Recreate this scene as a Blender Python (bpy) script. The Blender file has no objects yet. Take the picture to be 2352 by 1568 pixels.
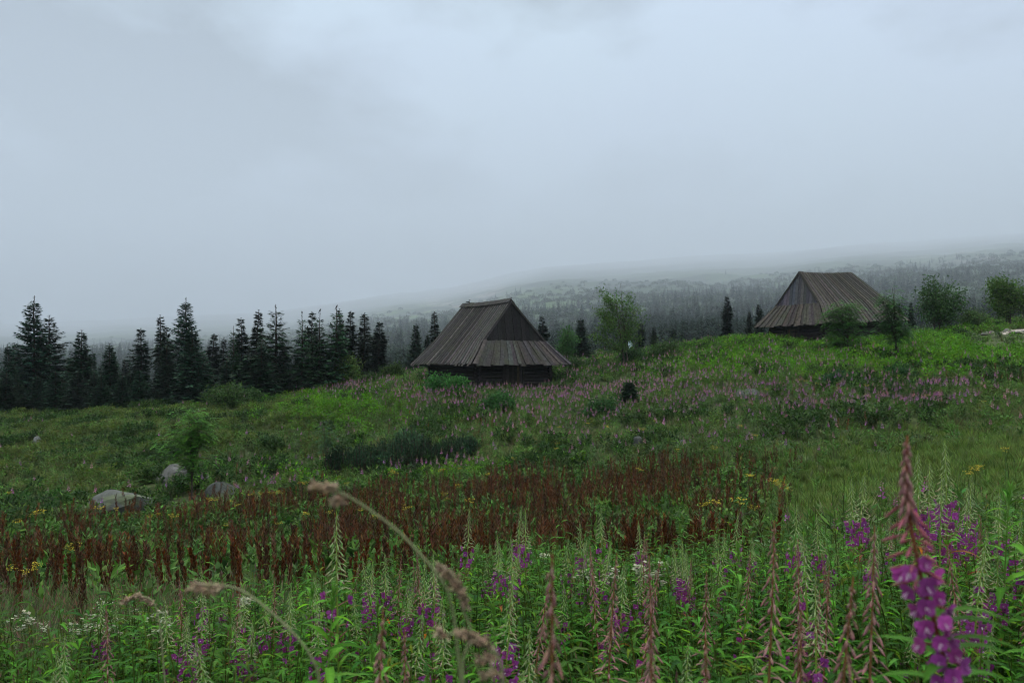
import bpy, math, random
import numpy as np
from mathutils import Vector, Matrix, Euler

# ------------------------------------------------------------------ camera, sky, sun, exposure
SC = bpy.context.scene
COL = SC.collection
FP = 28.0 / 36.0 * 2352.0          # focal length in units of a 2352 px wide frame
HX, HY = 1176.0, 835.0             # principal column and horizon row in that frame
EYE = 1.6
cam_d = bpy.data.cameras.new("camera")
cam = bpy.data.objects.new("camera", cam_d)
COL.objects.link(cam)
cam.location = (0, 0, EYE)
cam.rotation_euler = (math.radians(90), 0, 0)
cam_d.lens = 28; cam_d.sensor_width = 36
cam_d.shift_y = (HY - 784.0) / 2352.0
cam_d.clip_start = 0.05; cam_d.clip_end = 60000
cam_d.dof.use_dof = True; cam_d.dof.focus_distance = 7.5; cam_d.dof.aperture_fstop = 5.0
SC.camera = cam

SUN_EL, SUN_AZ = math.radians(55), math.radians(232)   # compass-like angle, clockwise from +Y
w = bpy.data.worlds.new("World"); SC.world = w; w.use_nodes = True
nt = w.node_tree; N = nt.nodes; L = nt.links; N.clear()
out = N.new("ShaderNodeOutputWorld"); bg = N.new("ShaderNodeBackground"); bg.inputs[1].default_value = 0.15
sky = N.new("ShaderNodeTexSky"); sky.sky_type = 'NISHITA'; sky.sun_disc = False
sky.sun_elevation = SUN_EL; sky.sun_rotation = SUN_AZ
tc = N.new("ShaderNodeTexCoord")
sep = N.new("ShaderNodeSeparateXYZ"); L.new(tc.outputs["Generated"], sep.inputs[0])
mp = N.new("ShaderNodeMapping"); mp.inputs["Scale"].default_value = (1.0, 1.0, 1.9); mp.inputs["Location"].default_value = (3.1, 0.4, 0.25)
L.new(tc.outputs["Generated"], mp.inputs[0])
n1 = N.new("ShaderNodeTexNoise"); n1.inputs["Scale"].default_value = 3.2; n1.inputs["Detail"].default_value = 5; n1.inputs["Roughness"].default_value = 0.5
n1.inputs["Distortion"].default_value = 0.15
n2 = N.new("ShaderNodeTexNoise"); n2.inputs["Scale"].default_value = 2.0; n2.inputs["Detail"].default_value = 2
L.new(mp.outputs[0], n1.inputs["Vector"]); L.new(mp.outputs[0], n2.inputs["Vector"])
def mth(op, a, b=None, clamp=False):
    m = N.new("ShaderNodeMath"); m.operation = op; m.use_clamp = clamp
    for i, v in enumerate((a, b)):
        if v is None: continue
        if isinstance(v, (int, float)): m.inputs[i].default_value = v
        else: L.new(v, m.inputs[i])
    return m.outputs[0]
# cloud brightness: soft banks, brighter overhead (overcast), a little brighter towards the right
k = mth('SUBTRACT', n1.outputs[0], 0.5)
k = mth('MULTIPLY', k, 11.5)
dt = N.new("ShaderNodeVectorMath"); dt.operation = 'DOT_PRODUCT'; L.new(tc.outputs["Generated"], dt.inputs[0]); dt.inputs[1].default_value = (0.20, 0.935, 0.29)
side = mth('ADD', mth('MULTIPLY', sep.outputs[0], 0.7), mth('MULTIPLY', mth('POWER', mth('MAXIMUM', dt.outputs["Value"], 0.0), 24), 2.6))
k = mth('ADD', mth('ADD', k, side), 1.0)
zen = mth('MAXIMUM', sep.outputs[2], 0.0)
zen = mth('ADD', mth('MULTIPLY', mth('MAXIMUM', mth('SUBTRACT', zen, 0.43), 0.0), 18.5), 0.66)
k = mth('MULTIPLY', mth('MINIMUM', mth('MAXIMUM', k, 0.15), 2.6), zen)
ramp = N.new("ShaderNodeMixRGB"); ramp.inputs[1].default_value = (0.335, 0.40, 0.54, 1); ramp.inputs[2].default_value = (0.35, 0.45, 0.53, 1)
L.new(mth('MULTIPLY', mth('SUBTRACT', n2.outputs[0], 0.35), 3.0, True), ramp.inputs[0])
zc = N.new("ShaderNodeMixRGB"); zc.inputs[2].default_value = (0.445, 0.45, 0.43, 1)   # thin whiter cloud overhead
L.new(mth('MULTIPLY', mth('SUBTRACT', sep.outputs[2], 0.4), 3.0, True), zc.inputs[0]); L.new(ramp.outputs[0], zc.inputs[1])
cl = N.new("ShaderNodeVectorMath"); cl.operation = 'SCALE'
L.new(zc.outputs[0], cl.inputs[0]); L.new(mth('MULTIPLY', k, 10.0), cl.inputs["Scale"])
mix = N.new("ShaderNodeMixRGB"); mix.inputs[0].default_value = 0.95
L.new(sky.outputs[0], mix.inputs[1]); L.new(cl.outputs[0], mix.inputs[2])
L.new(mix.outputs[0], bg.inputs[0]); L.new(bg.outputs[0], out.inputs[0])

sd = bpy.data.lights.new("sun", 'SUN'); sd.energy = 0.5; sd.angle = math.radians(30); sd.color = (1, 0.97, 0.93)
sun = bpy.data.objects.new("sun", sd); COL.objects.link(sun)
sdir = Vector((math.sin(SUN_AZ) * math.cos(SUN_EL), math.cos(SUN_AZ) * math.cos(SUN_EL), math.sin(SUN_EL)))
sun.rotation_euler = sdir.to_track_quat('Z', 'Y').to_euler(); sun.location = (0, -20, 60)

SC.view_settings.view_transform = 'Standard'; SC.view_settings.look = 'None'
SC.view_settings.gamma = 1; SC.view_settings.exposure = 0.1
cy = SC.cycles
cy.filter_width = 1.0; cy.max_bounces = 6; cy.diffuse_bounces = 2; cy.glossy_bounces = 2; cy.transmission_bounces = 3
cy.volume_bounces = 3; cy.transparent_max_bounces = 8; cy.use_denoising = True
cy.sample_clamp_indirect = 4; cy.caustics_reflective = False; cy.caustics_refractive = False

rng = np.random.default_rng(7)
R = random.Random(11)

# ------------------------------------------------------------------ numpy mesh kit
class Geo:
    def __init__(s): s.v = []; s.f = []; s.c = []; s.n = 0
    def add(s, v, f, c):
        v = np.asarray(v, np.float32).reshape(-1, 3); f = np.asarray(f, np.int64).reshape(-1, 4)
        c = np.asarray(c, np.float32)
        if c.ndim == 1: c = np.repeat(c[None], len(v), 0)
        s.v.append(v); s.f.append(f + s.n); s.c.append(c); s.n += len(v)
        return s
    def arr(s):
        if not s.v: return np.zeros((0, 3), np.float32), np.zeros((0, 4), np.int64), np.zeros((0, 3), np.float32)
        return np.concatenate(s.v), np.concatenate(s.f), np.concatenate(s.c)
def mesh(name, geo, mat, smooth=False):
    v, f, c = geo.arr() if isinstance(geo, Geo) else geo
    me = bpy.data.meshes.new(name)
    me.vertices.add(len(v)); me.vertices.foreach_set("co", np.ascontiguousarray(v, np.float32).ravel())
    me.loops.add(f.size); me.loops.foreach_set("vertex_index", np.ascontiguousarray(f, np.int32).ravel())
    me.polygons.add(len(f)); me.polygons.foreach_set("loop_start", np.arange(0, f.size, 4, dtype=np.int32))
    me.polygons.foreach_set("use_smooth", np.full(len(f), smooth, bool))
    a = me.color_attributes.new("Col", 'FLOAT_COLOR', 'POINT')
    cc = np.ones((len(v), 4), np.float32); cc[:, :3] = c
    a.data.foreach_set("color", cc.ravel())
    me.update(calc_edges=True)
    me.materials.append(mat)
    return me
def obj(name, me, parent=None, loc=None):
    o = bpy.data.objects.new(name, me); COL.objects.link(o)
    if parent: o.parent = parent
    if loc is not None: o.location = loc
    return o
def tag(o, label=None, cat=None, group=None, kind=None):
    for k_, v_ in (("label", label), ("category", cat), ("group", group), ("kind", kind)):
        if v_: o[k_] = v_
    return o
def thing(name, label, cat, loc=(0, 0, 0), rot=(0, 0, 0), scale=1.0, group=None):
    o = bpy.data.objects.new(name, None); COL.objects.link(o)
    o.location = loc; o.rotation_euler = rot
    o.scale = (scale,) * 3 if isinstance(scale, (int, float)) else scale
    o.empty_display_size = 0.1
    return tag(o, label, cat, group)
def nrm(a):
    a = np.asarray(a, float); l = np.linalg.norm(a, axis=-1, keepdims=True); return a / np.maximum(l, 1e-9)
def tube(g, pts, rad, col, sides=5, cap=False):
    pts = np.asarray(pts, float); n = len(pts); rad = np.broadcast_to(rad, n)
    t = nrm(np.gradient(pts, axis=0)) if n > 1 else np.array([[0, 0, 1.]])
    ref = np.array([0.31, 0.95, 0.05]) if abs(t[0][2]) > 0.8 else np.array([0.05, 0.07, 1.])
    a = nrm(np.cross(t, ref)); b = np.cross(t, a)
    an = np.linspace(0, 2 * np.pi, sides, endpoint=False)
    V = pts[:, None] + rad[:, None, None] * (a[:, None] * np.cos(an)[None, :, None] + b[:, None] * np.sin(an)[None, :, None])
    i = np.arange(n - 1)[:, None] * sides; j = np.arange(sides)[None]; j2 = (j + 1) % sides
    F = np.stack([i + j, i + j2, i + sides + j2, i + sides + j], -1).reshape(-1, 4)
    c = np.asarray(col, float)
    if c.ndim == 2: c = np.repeat(c, sides, 0)
    g.add(V.reshape(-1, 3), F, c)
    if cap:
        for e, base in ((0, 0), (n - 1, (n - 1) * sides)):
            cn = pts[e]; V2 = np.vstack([V[e], cn[None]])
            F2 = [[q, (q + 1) % sides, sides, sides] for q in range(sides)]
            F2 = [[q, (q + 1) % sides, (q + 2) % sides, sides] for q in range(0, sides - 1, 2)]
            g.add(V2, F2, np.asarray(c if c.ndim == 1 else c[0]))
def diamonds(g, base, d, side, ln, wd, col):
    """many diamond quads at once: base points, unit directions, unit side vectors"""
    base = np.asarray(base, float); m = len(base)
    if m == 0: return
    d = np.asarray(d, float); side = np.asarray(side, float)
    ln = np.broadcast_to(ln, m)[:, None]; wd = np.broadcast_to(wd, m)[:, None]
    mid = base + d * ln * 0.45
    V = np.stack([base, mid + side * wd * 0.5, base + d * ln, mid - side * wd * 0.5], 1).reshape(-1, 3)
    F = np.arange(m * 4).reshape(-1, 4)
    c = np.asarray(col, float)
    if c.ndim == 1: c = np.repeat(c[None], m, 0)
    g.add(V, F, np.repeat(c, 4, 0))
def blade(g, base, d, up, ln, wd, col, nseg=3, droop=0.5, fold=0.25, prof=(0.25, 1.0, 0.72, 0.06), rib=None):
    """one folded, drooping lanceolate leaf"""
    d = nrm(d); s = nrm(np.cross(d, up)); u = np.cross(s, d)
    if len(prof) != nseg + 1: prof = np.interp(np.linspace(0, 1, nseg + 1), np.linspace(0, 1, len(prof)), prof)
    V = []; p = np.array(base, float); dd = d.copy(); seg = ln / nseg
    for i in range(nseg + 1):
        w_ = wd * 0.5 * prof[i]
        un = nrm(np.cross(s, dd))
        V += [p - s * w_ + un * w_ * fold, p, p + s * w_ + un * w_ * fold]
        dd = nrm(dd + np.array([0, 0, -droop / nseg])); p = p + dd * seg
    F = []
    for i in range(nseg):
        a = i * 3; F += [[a, a + 1, a + 4, a + 3], [a + 1, a + 2, a + 5, a + 4]]
    c = np.repeat(np.asarray(col, float)[None], len(V), 0)
    if rib is not None: c[1::3] = rib
    g.add(V, F, c)
def spindle(g, a, b, r, col, sides=4, col2=None):
    a = np.asarray(a, float); b = np.asarray(b, float)
    pts = a + (b - a) * np.array([0, 0.3, 0.7, 1.0])[:, None]
    c = np.asarray(col, float)
    if col2 is not None: c = np.stack([c, c, (c + col2) / 2, np.asarray(col2, float)])
    tube(g, pts, np.array([0.25, 1.0, 0.8, 0.1]) * r, c, sides)
def jit(c, a=0.2, r=rng):
    c = np.asarray(c, float); f = 1 + a * (r.random() * 2 - 1)
    return c * f * (1 + 0.35 * a * (r.random(3) * 2 - 1))
def jits(c, m, a=0.2, r=rng):
    c = np.asarray(c, float); return c[None] * (1 + a * (r.random((m, 1)) * 2 - 1)) * (1 + 0.35 * a * (r.random((m, 3)) * 2 - 1))
def scatter(tmpl, pos, scale, yaw, tilt=None, tint=None, sq=None):
    """many baked copies of (v,f,c) templates into one geometry"""
    G = Geo(); pos = np.asarray(pos, np.float32); m = len(pos)
    which = rng.integers(0, len(tmpl), m)
    tilt = np.zeros((m, 2)) if tilt is None else tilt
    for t, (v, f, c) in enumerate(tmpl):
        ix = np.where(which == t)[0]
        if len(ix) == 0: continue
        cs, sn = np.cos(yaw[ix]), np.sin(yaw[ix]); s = scale[ix]
        x = v[None, :, 0] * cs[:, None] - v[None, :, 1] * sn[:, None]
        y = v[None, :, 0] * sn[:, None] + v[None, :, 1] * cs[:, None]
        z = np.repeat(v[None, :, 2], len(ix), 0)
        x = x + z * tilt[ix, 0:1]; y = y + z * tilt[ix, 1:2]
        h = s if sq is None else sq[ix]
        P = np.stack([x * s[:, None], y * s[:, None], z * h[:, None]], -1) + pos[ix][:, None]
        F = f[None] + (np.arange(len(ix)) * len(v))[:, None, None]
        C = np.repeat(c[None], len(ix), 0)
        if tint is not None: C = C * tint[ix][:, None]
        G.add(P.reshape(-1, 3), F.reshape(-1, 4), C.reshape(-1, 3))
    return G

# smooth value noise
_tab = np.random.default_rng(3).random((256, 256))
def vnoise(x, y):
    x = np.asarray(x, float); y = np.asarray(y, float)
    xi = np.floor(x).astype(int); yi = np.floor(y).astype(int); fx = x - xi; fy = y - yi
    fx = fx * fx * (3 - 2 * fx); fy = fy * fy * (3 - 2 * fy)
    g_ = lambda i, j: _tab[i & 255, j & 255]
    return (g_(xi, yi) * (1 - fx) + g_(xi + 1, yi) * fx) * (1 - fy) + (g_(xi, yi + 1) * (1 - fx) + g_(xi + 1, yi + 1) * fx) * fy
def fnoise(x, y, o=3):
    s = 0; a = 0.5; t = 0
    for i in range(o):
        s = s + a * vnoise(x * 2 ** i + 17 * i, y * 2 ** i + 31 * i); t += a; a *= 0.5
    return s / t

# ------------------------------------------------------------------ terrain
TX = np.array([-800, 0, 600, 950, 1300, 1700, 2050, 2352, 3100], float)
TD = np.array([10, 15, 20, 25, 30, 40, 50, 60, 75, 110, 180, 900, 1700, 3300, 7000, 15000], float)
TY = np.array([
 [1390, 1390, 1385, 1370, 1350, 1330, 1270, 1230, 1190],
 [1310, 1310, 1300, 1290, 1280, 1245, 1195, 1155, 1100],
 [1240, 1240, 1230, 1220, 1205, 1160, 1110, 1070, 1010],
 [1185, 1185, 1170, 1155, 1140, 1085, 1035, 1000, 940],
 [1130, 1130, 1110, 1095, 1075, 1020, 970, 935, 880],
 [1045, 1045, 1015, 990, 975, 915, 870, 840, 790],
 [985, 985, 955, 912, 905, 848, 812, 794, 760],
 [962, 962, 922, 876, 858, 800, 792, 770, 735],
 [968, 965, 918, 866, 836, 792, 782, 744, 700],
 [995, 985, 960, 895, 820, 800, 790, 748, 690],
 [960, 950, 930, 890, 850, 812, 790, 760, 690],
 [860, 848, 832, 795, 764, 735, 708, 692, 640],
 [838, 826, 806, 760, 714, 684, 652, 630, 592],
 [814, 800, 774, 722, 664, 646, 612, 588, 560],
 [786, 772, 746, 696, 632, 612, 583, 560, 540],
 [758, 744, 716, 670, 608, 584, 557, 537, 522]], float)
TN_D = np.array([-50, 0, 3, 6], float)
TN_Z = np.array([[0.1, 0.0, -0.30, -0.85], [0.1, 0.0, -0.02, -0.28]])   # left side, right side
def gz_raw(Dp, px):
    px = np.clip(px, TX[0], TX[-1]); Dp = np.asarray(Dp, float)
    Dc = np.clip(Dp, 10, 15000)
    i = np.clip(np.searchsorted(TX, px) - 1, 0, len(TX) - 2); fx = (px - TX[i]) / (TX[i + 1] - TX[i]); fx = fx * fx * (3 - 2 * fx) * 0.6 + fx * 0.4
    ld = np.log(Dc); tl = np.log(TD)
    j = np.clip(np.searchsorted(tl, ld) - 1, 0, len(TD) - 2); fd = (ld - tl[j]) / (tl[j + 1] - tl[j])
    # Catmull-Rom along the distance
    def row(jj): jj = np.clip(jj, 0, len(TD) - 1); return TY[jj, i] * (1 - fx) + TY[jj, i + 1] * fx
    p0, p1, p2, p3 = row(j - 1), row(j), row(j + 1), row(j + 2)
    yy = p1 + 0.5 * fd * (p2 - p0 + fd * (2 * p0 - 5 * p1 + 4 * p2 - p3 + fd * (3 * (p1 - p2) + p3 - p0)))
    z = EYE - (yy - HY) / FP * Dc
    t = np.clip(px / 2352, 0, 1)
    zn = np.interp(Dp, TN_D, TN_Z[0]) * (1 - t) + np.interp(Dp, TN_D, TN_Z[1]) * t
    b = np.clip((Dp - 6) / 4, 0, 1)
    return np.where(Dp < 6, zn, np.where(Dp < 10, zn * (1 - b) + (EYE - (row(0 * j) - HY) / FP * 10) * b, z))
def ground(X, Y):
    X = np.asarray(X, float); Y = np.asarray(Y, float)
    Dp = np.where(Y > 0.7 * np.abs(X), Y, np.where(Y > -0.7 * np.abs(X), 0.7 * np.abs(X), np.abs(Y)))
    back = Y < 0.7 * np.abs(X)
    px = HX + FP * X / np.maximum(np.maximum(Y, 0.7 * np.abs(X)), 0.4)
    z = gz_raw(Dp, px)
    z = np.where(Y < 0, z * np.clip(1 + Y / 40, 0, 1), z)
    amp = np.clip((Dp - 8) / 20, 0, 1) * np.clip((160 - Dp) / 60, 0, 1)
    z = z + amp * (0.6 * (fnoise(X / 4.5, Y / 4.5, 3) - 0.5) + 0.45 * (fnoise(X / 1.6 + 30, Y / 1.8, 2) - 0.5)) + 0.05 * (fnoise(X * 1.1, Y * 1.1, 2) - 0.5)
    far = np.clip((Dp - 350) / 400, 0, 1)
    z = z + far * Dp * 0.016 * np.clip(3500 / np.maximum(Dp, 1), 0.35, 1) * (fnoise(X / Dp * 16 + 5, np.log(np.maximum(Dp, 1)) * 9, 4) - 0.5)
    return z
def P(x, y, Dp):  # a picture position at a depth -> world point
    return Vector(((x - HX) / FP * Dp, Dp, EYE - (y - HY) / FP * Dp))
def pix(X, Y, Z): return HX + FP * X / Y, HY - FP * (Z - EYE) / Y
def findD(x, y, lo=6.5, hi=90):
    Ds = np.linspace(lo, hi, 900); X = (x - HX) / FP * Ds
    py = HY - FP * (ground(X, Ds) - EYE) / Ds
    ok = np.where(py <= y)[0]
    return float(Ds[ok[0]]) if len(ok) else float(Ds[np.argmin(py)])
def gpt(x, y, lo=6.5, hi=90):
    D_ = findD(x, y, lo, hi); X = (x - HX) / FP * D_
    return Vector((X, D_, float(ground(X, D_))))
def gxd(x, Dp):
    X = (x - HX) / FP * Dp; return Vector((X, Dp, float(ground(X, Dp))))

# ------------------------------------------------------------------ materials
def newmat(name):
    m = bpy.data.materials.new(name); m.use_nodes = True; t = m.node_tree; t.nodes.clear()
    return m, t.nodes, t.links
def leafmat(name, transl=0.3, gloss=0.35, rough=0.5, nscale=3.0, namp=0.35, fine=None):
    m, n, l = newmat(name)
    o_ = n.new("ShaderNodeOutputMaterial"); at = n.new("ShaderNodeAttribute"); at.attribute_name = "Col"
    geo = n.new("ShaderNodeNewGeometry")
    nz = n.new("ShaderNodeTexNoise"); nz.inputs["Scale"].default_value = nscale; nz.inputs["Detail"].default_value = 3
    l.new(geo.outputs["Position"], nz.inputs["Vector"])
    mr = n.new("ShaderNodeMapRange"); mr.inputs[1].default_value = 0.3; mr.inputs[2].default_value = 0.7
    mr.inputs[3].default_value = 1 - namp; mr.inputs[4].default_value = 1 + namp
    l.new(nz.outputs[0], mr.inputs[0])
    hs = n.new("ShaderNodeHueSaturation"); hs.inputs["Saturation"].default_value = 1.08; l.new(at.outputs["Color"], hs.inputs["Color"])
    vm = n.new("ShaderNodeVectorMath"); vm.operation = 'SCALE'
    l.new(hs.outputs[0], vm.inputs[0]); l.new(mr.outputs[0], vm.inputs["Scale"])
    if name == "spruce_needles":
        oi = n.new("ShaderNodeObjectInfo"); om = n.new("ShaderNodeMapRange"); om.inputs[3].default_value = 0.65; om.inputs[4].default_value = 1.45
        l.new(oi.outputs["Random"], om.inputs[0]); mm = n.new("ShaderNodeMath"); mm.operation = 'MULTIPLY'; l.new(mr.outputs[0], mm.inputs[0]); l.new(om.outputs[0], mm.inputs[1]); l.new(mm.outputs[0], vm.inputs["Scale"])
    p = n.new("ShaderNodeBsdfPrincipled"); p.inputs["Roughness"].default_value = rough
    p.inputs["Specular IOR Level"].default_value = gloss
    l.new(vm.outputs[0], p.inputs["Base Color"])
    if transl > 0:
        tr = n.new("ShaderNodeBsdfTranslucent"); l.new(vm.outputs[0], tr.inputs[0])
        mx = n.new("ShaderNodeMixShader"); mx.inputs[0].default_value = transl
        l.new(p.outputs[0], mx.inputs[1]); l.new(tr.outputs[0], mx.inputs[2]); l.new(mx.outputs[0], o_.inputs[0])
    else: l.new(p.outputs[0], o_.inputs[0])
    return m
M_LEAF = leafmat("leaf_green", 0.38, 0.05, 0.45, 6.0, 0.3)
M_NEED = leafmat("spruce_needles", 0.1, 0.06, 0.6, 1.5, 0.3)
M_STEM = leafmat("plant_stem", 0.0, 0.12, 0.5, 30.0, 0.15)
M_PETAL = leafmat("petal", 0.4, 0.08, 0.6, 60.0, 0.12)
M_BARK = leafmat("bark", 0.0, 0.15, 0.85, 14.0, 0.4)
M_FAR = leafmat("far_foliage", 0.1, 0.03, 0.8, 0.05, 0.35)

def woodmat(name, moss=0.0, streak=0.4):
    m, n, l = newmat(name)
    o_ = n.new("ShaderNodeOutputMaterial"); at = n.new("ShaderNodeAttribute"); at.attribute_name = "Col"
    uv = n.new("ShaderNodeTexCoord")
    nz = n.new("ShaderNodeTexNoise"); nz.inputs["Scale"].default_value = 6; nz.inputs["Detail"].default_value = 9; nz.inputs["Roughness"].default_value = 0.65
    nz2 = n.new("ShaderNodeTexNoise"); nz2.inputs["Scale"].default_value = 1.6; nz2.inputs["Detail"].default_value = 8; nz2.inputs["Roughness"].default_value = 0.7
    l.new(uv.outputs["Object"], nz.inputs["Vector"]); l.new(uv.outputs["Object"], nz2.inputs["Vector"])
    mr = n.new("ShaderNodeMapRange"); mr.inputs[1].default_value = 0.3; mr.inputs[2].default_value = 0.72
    mr.inputs[3].default_value = 1 - streak; mr.inputs[4].default_value = 1 + streak; l.new(nz.outputs[0], mr.inputs[0])
    vm = n.new("ShaderNodeVectorMath"); vm.operation = 'SCALE'; l.new(at.outputs["Color"], vm.inputs[0]); l.new(mr.outputs[0], vm.inputs["Scale"])
    mo = n.new("ShaderNodeMapRange"); mo.inputs[1].default_value = 0.5; mo.inputs[2].default_value = 0.68; mo.inputs[3].default_value = 0; mo.inputs[4].default_value = moss
    l.new(nz2.outputs[0], mo.inputs[0])
    mx = n.new("ShaderNodeMixRGB"); l.new(mo.outputs[0], mx.inputs[0]); l.new(vm.outputs[0], mx.inputs[1]); mx.inputs[2].default_value = (0.036, 0.042, 0.020, 1)
    p = n.new("ShaderNodeBsdfPrincipled"); p.inputs["Roughness"].default_value = 0.8; p.inputs["Specular IOR Level"].default_value = 0.12
    l.new(mx.outputs[0], p.inputs["Base Color"])
    bu = n.new("ShaderNodeBump"); bu.inputs["Strength"].default_value = 0.6; bu.inputs["Distance"].default_value = 0.03
    l.new(nz.outputs[0], bu.inputs["Height"]); l.new(bu.outputs[0], p.inputs["Normal"])
    l.new(p.outputs[0], o_.inputs[0]); return m
M_ROOF = woodmat("weathered_roof_boards", 0.7, 0.6)
M_WOOD = woodmat("old_dark_timber", 0.1, 0.4)

def rockmat():
    m, n, l = newmat("lichen_granite")
    o_ = n.new("ShaderNodeOutputMaterial"); uv = n.new("ShaderNodeTexCoord")
    a = n.new("ShaderNodeTexNoise"); a.inputs["Scale"].default_value = 9; a.inputs["Detail"].default_value = 9; a.inputs["Roughness"].default_value = 0.75
    b = n.new("ShaderNodeTexNoise"); b.inputs["Scale"].default_value = 1.8; b.inputs["Detail"].default_value = 5
    for q in (a, b): l.new(uv.outputs["Object"], q.inputs["Vector"])
    r1 = n.new("ShaderNodeValToRGB"); e = r1.color_ramp.elements
    e[0].position = 0.36; e[0].color = (0.022, 0.024, 0.022, 1); e[1].position = 0.64; e[1].color = (0.066, 0.07, 0.062, 1)
    l.new(a.outputs[0], r1.inputs[0])
    mo = n.new("ShaderNodeMapRange"); mo.inputs[1].default_value = 0.52; mo.inputs[2].default_value = 0.62; mo.inputs[3].default_value = 0; mo.inputs[4].default_value = 0.75
    l.new(b.outputs[0], mo.inputs[0])
    mx = n.new("ShaderNodeMixRGB"); l.new(mo.outputs[0], mx.inputs[0]); l.new(r1.outputs[0], mx.inputs[1]); mx.inputs[2].default_value = (0.06, 0.075, 0.03, 1)
    at = n.new("ShaderNodeAttribute"); at.attribute_name = "Col"
    ml = n.new("ShaderNodeMixRGB"); ml.blend_type = 'MULTIPLY'; ml.inputs[0].default_value = 1; l.new(mx.outputs[0], ml.inputs[1]); l.new(at.outputs["Color"], ml.inputs[2])
    p = n.new("ShaderNodeBsdfPrincipled"); p.inputs["Roughness"].default_value = 0.85
    bu = n.new("ShaderNodeBump"); bu.inputs["Strength"].default_value = 0.7; bu.inputs["Distance"].default_value = 0.05
    l.new(a.outputs[0], bu.inputs["Height"]); l.new(bu.outputs[0], p.inputs["Normal"])
    l.new(ml.outputs[0], p.inputs["Base Color"]); l.new(p.outputs[0], o_.inputs[0]); return m
M_ROCK = rockmat()
def groundmat(name, scale, amp):
    m, n, l = newmat(name)
    o_ = n.new("ShaderNodeOutputMaterial"); at = n.new("ShaderNodeAttribute"); at.attribute_name = "Col"
    geo = n.new("ShaderNodeNewGeometry")
    a = n.new("ShaderNodeTexNoise"); a.inputs["Scale"].default_value = scale; a.inputs["Detail"].default_value = 8; a.inputs["Roughness"].default_value = 0.7
    l.new(geo.outputs["Position"], a.inputs["Vector"])
    mr = n.new("ShaderNodeMapRange"); mr.inputs[1].default_value = 0.32; mr.inputs[2].default_value = 0.68; mr.inputs[3].default_value = 1 - amp; mr.inputs[4].default_value = 1 + amp
    l.new(a.outputs[0], mr.inputs[0])
    vm = n.new("ShaderNodeVectorMath"); vm.operation = 'SCALE'; l.new(at.outputs["Color"], vm.inputs[0]); l.new(mr.outputs[0], vm.inputs["Scale"])
    p = n.new("ShaderNodeBsdfPrincipled"); p.inputs["Roughness"].default_value = 0.95; p.inputs["Specular IOR Level"].default_value = 0.1
    l.new(vm.outputs[0], p.inputs["Base Color"]); l.new(p.outputs[0], o_.inputs[0]); return m
M_GROUND = groundmat("meadow_soil", 2.5, 0.5)
M_MOUNT = groundmat("mountain_scrub", 0.04, 0.55)
M_GRAVEL = groundmat("pale_gravel", 9, 0.45)

# ------------------------------------------------------------------ ground sheets
def blob(px, py, cx, cy_, rx, ry): return np.exp(-((px - cx) / rx) ** 2 - ((py - cy_) / ry) ** 2)
def lerp_line(px, pts):
    a = np.array(pts, float); return np.interp(px, a[:, 0], a[:, 1])
def polar_sheet(name, mat, r0, r1, nr, th0, th1, nth, colf):
    rr = np.geomspace(r0, r1, nr); th = np.linspace(th0, th1, nth)
    Rr, Th = np.meshgrid(rr, th, indexing='ij'); X = Rr * np.sin(Th); Y = Rr * np.cos(Th)
    Z = ground(X, Y)
    c = colf(X, Y, Z)
    V = np.stack([X, Y, Z], -1).reshape(-1, 3)
    i = np.arange(nr - 1)[:, None] * nth; j = np.arange(nth - 1)[None]
    F = np.stack([i + j, i + nth + j, i + nth + j + 1, i + j + 1], -1).reshape(-1, 4)
    g = Geo(); g.add(V, F[:, ::-1], c.reshape(-1, 3)); return g
def gcol(X, Y, Z):
    n_ = fnoise(X / 1.5, Y / 1.5, 3)[..., None]
    c = np.array([0.022, 0.032, 0.012]) * (1 - n_) + np.array([0.045, 0.06, 0.02]) * n_
    return c
def mcol(X, Y, Z):
    Ys = np.maximum(Y, 1); px, py = pix(X, Ys, Z)
    u_, l_ = X / Ys, np.log(np.maximum(np.hypot(X, Y), 1)); n_ = fnoise(u_ * 22, l_ * 9, 5)[..., None]
    c = np.array([0.014, 0.026, 0.016]) * np.clip(1.3 - n_ * 1.2, 0, 1) + np.array([0.036, 0.066, 0.024]) * np.clip(n_ * 1.5 - 0.45, 0, 1)
    hi = np.clip((Ys - 2500) / 9000, 0, 1)[..., None]; c = c * (1 - hi) + np.array([0.09, 0.095, 0.095]) * hi  # grey rock with distance, haze fade put into the colour to soften the crest
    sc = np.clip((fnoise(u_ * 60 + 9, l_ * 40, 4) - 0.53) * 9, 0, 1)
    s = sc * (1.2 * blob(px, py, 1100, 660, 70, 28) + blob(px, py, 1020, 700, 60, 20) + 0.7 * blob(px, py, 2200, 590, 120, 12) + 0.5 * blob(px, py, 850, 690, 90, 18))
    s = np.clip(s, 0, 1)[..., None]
    gm = np.clip((fnoise(u_ * 40 + 40, l_ * 20, 3) - 0.5) * 9, 0, 1) * (blob(px, py, 950, 720, 90, 26) + 0.6 * blob(px, py, 1250, 690, 120, 40) + 0.6 * blob(px, py, 300, 780, 60, 25) + .5 * blob(px, py, 1790, 690, 40, 14))
    gm = np.clip(gm, 0, 1)[..., None]
    c = c * (1 - gm) + np.array([0.06, 0.10, 0.035]) * gm
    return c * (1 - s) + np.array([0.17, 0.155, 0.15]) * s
g = polar_sheet("ground", M_GROUND, 0.3, 200, 330, -math.pi, math.pi, 601, gcol)
tag(obj("ground", mesh("ground", g, M_GROUND, True)), kind="structure")
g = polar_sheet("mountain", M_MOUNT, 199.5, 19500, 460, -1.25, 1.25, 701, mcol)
tag(obj("mountain", mesh("mountain", g, M_MOUNT, True)), kind="structure")

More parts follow.
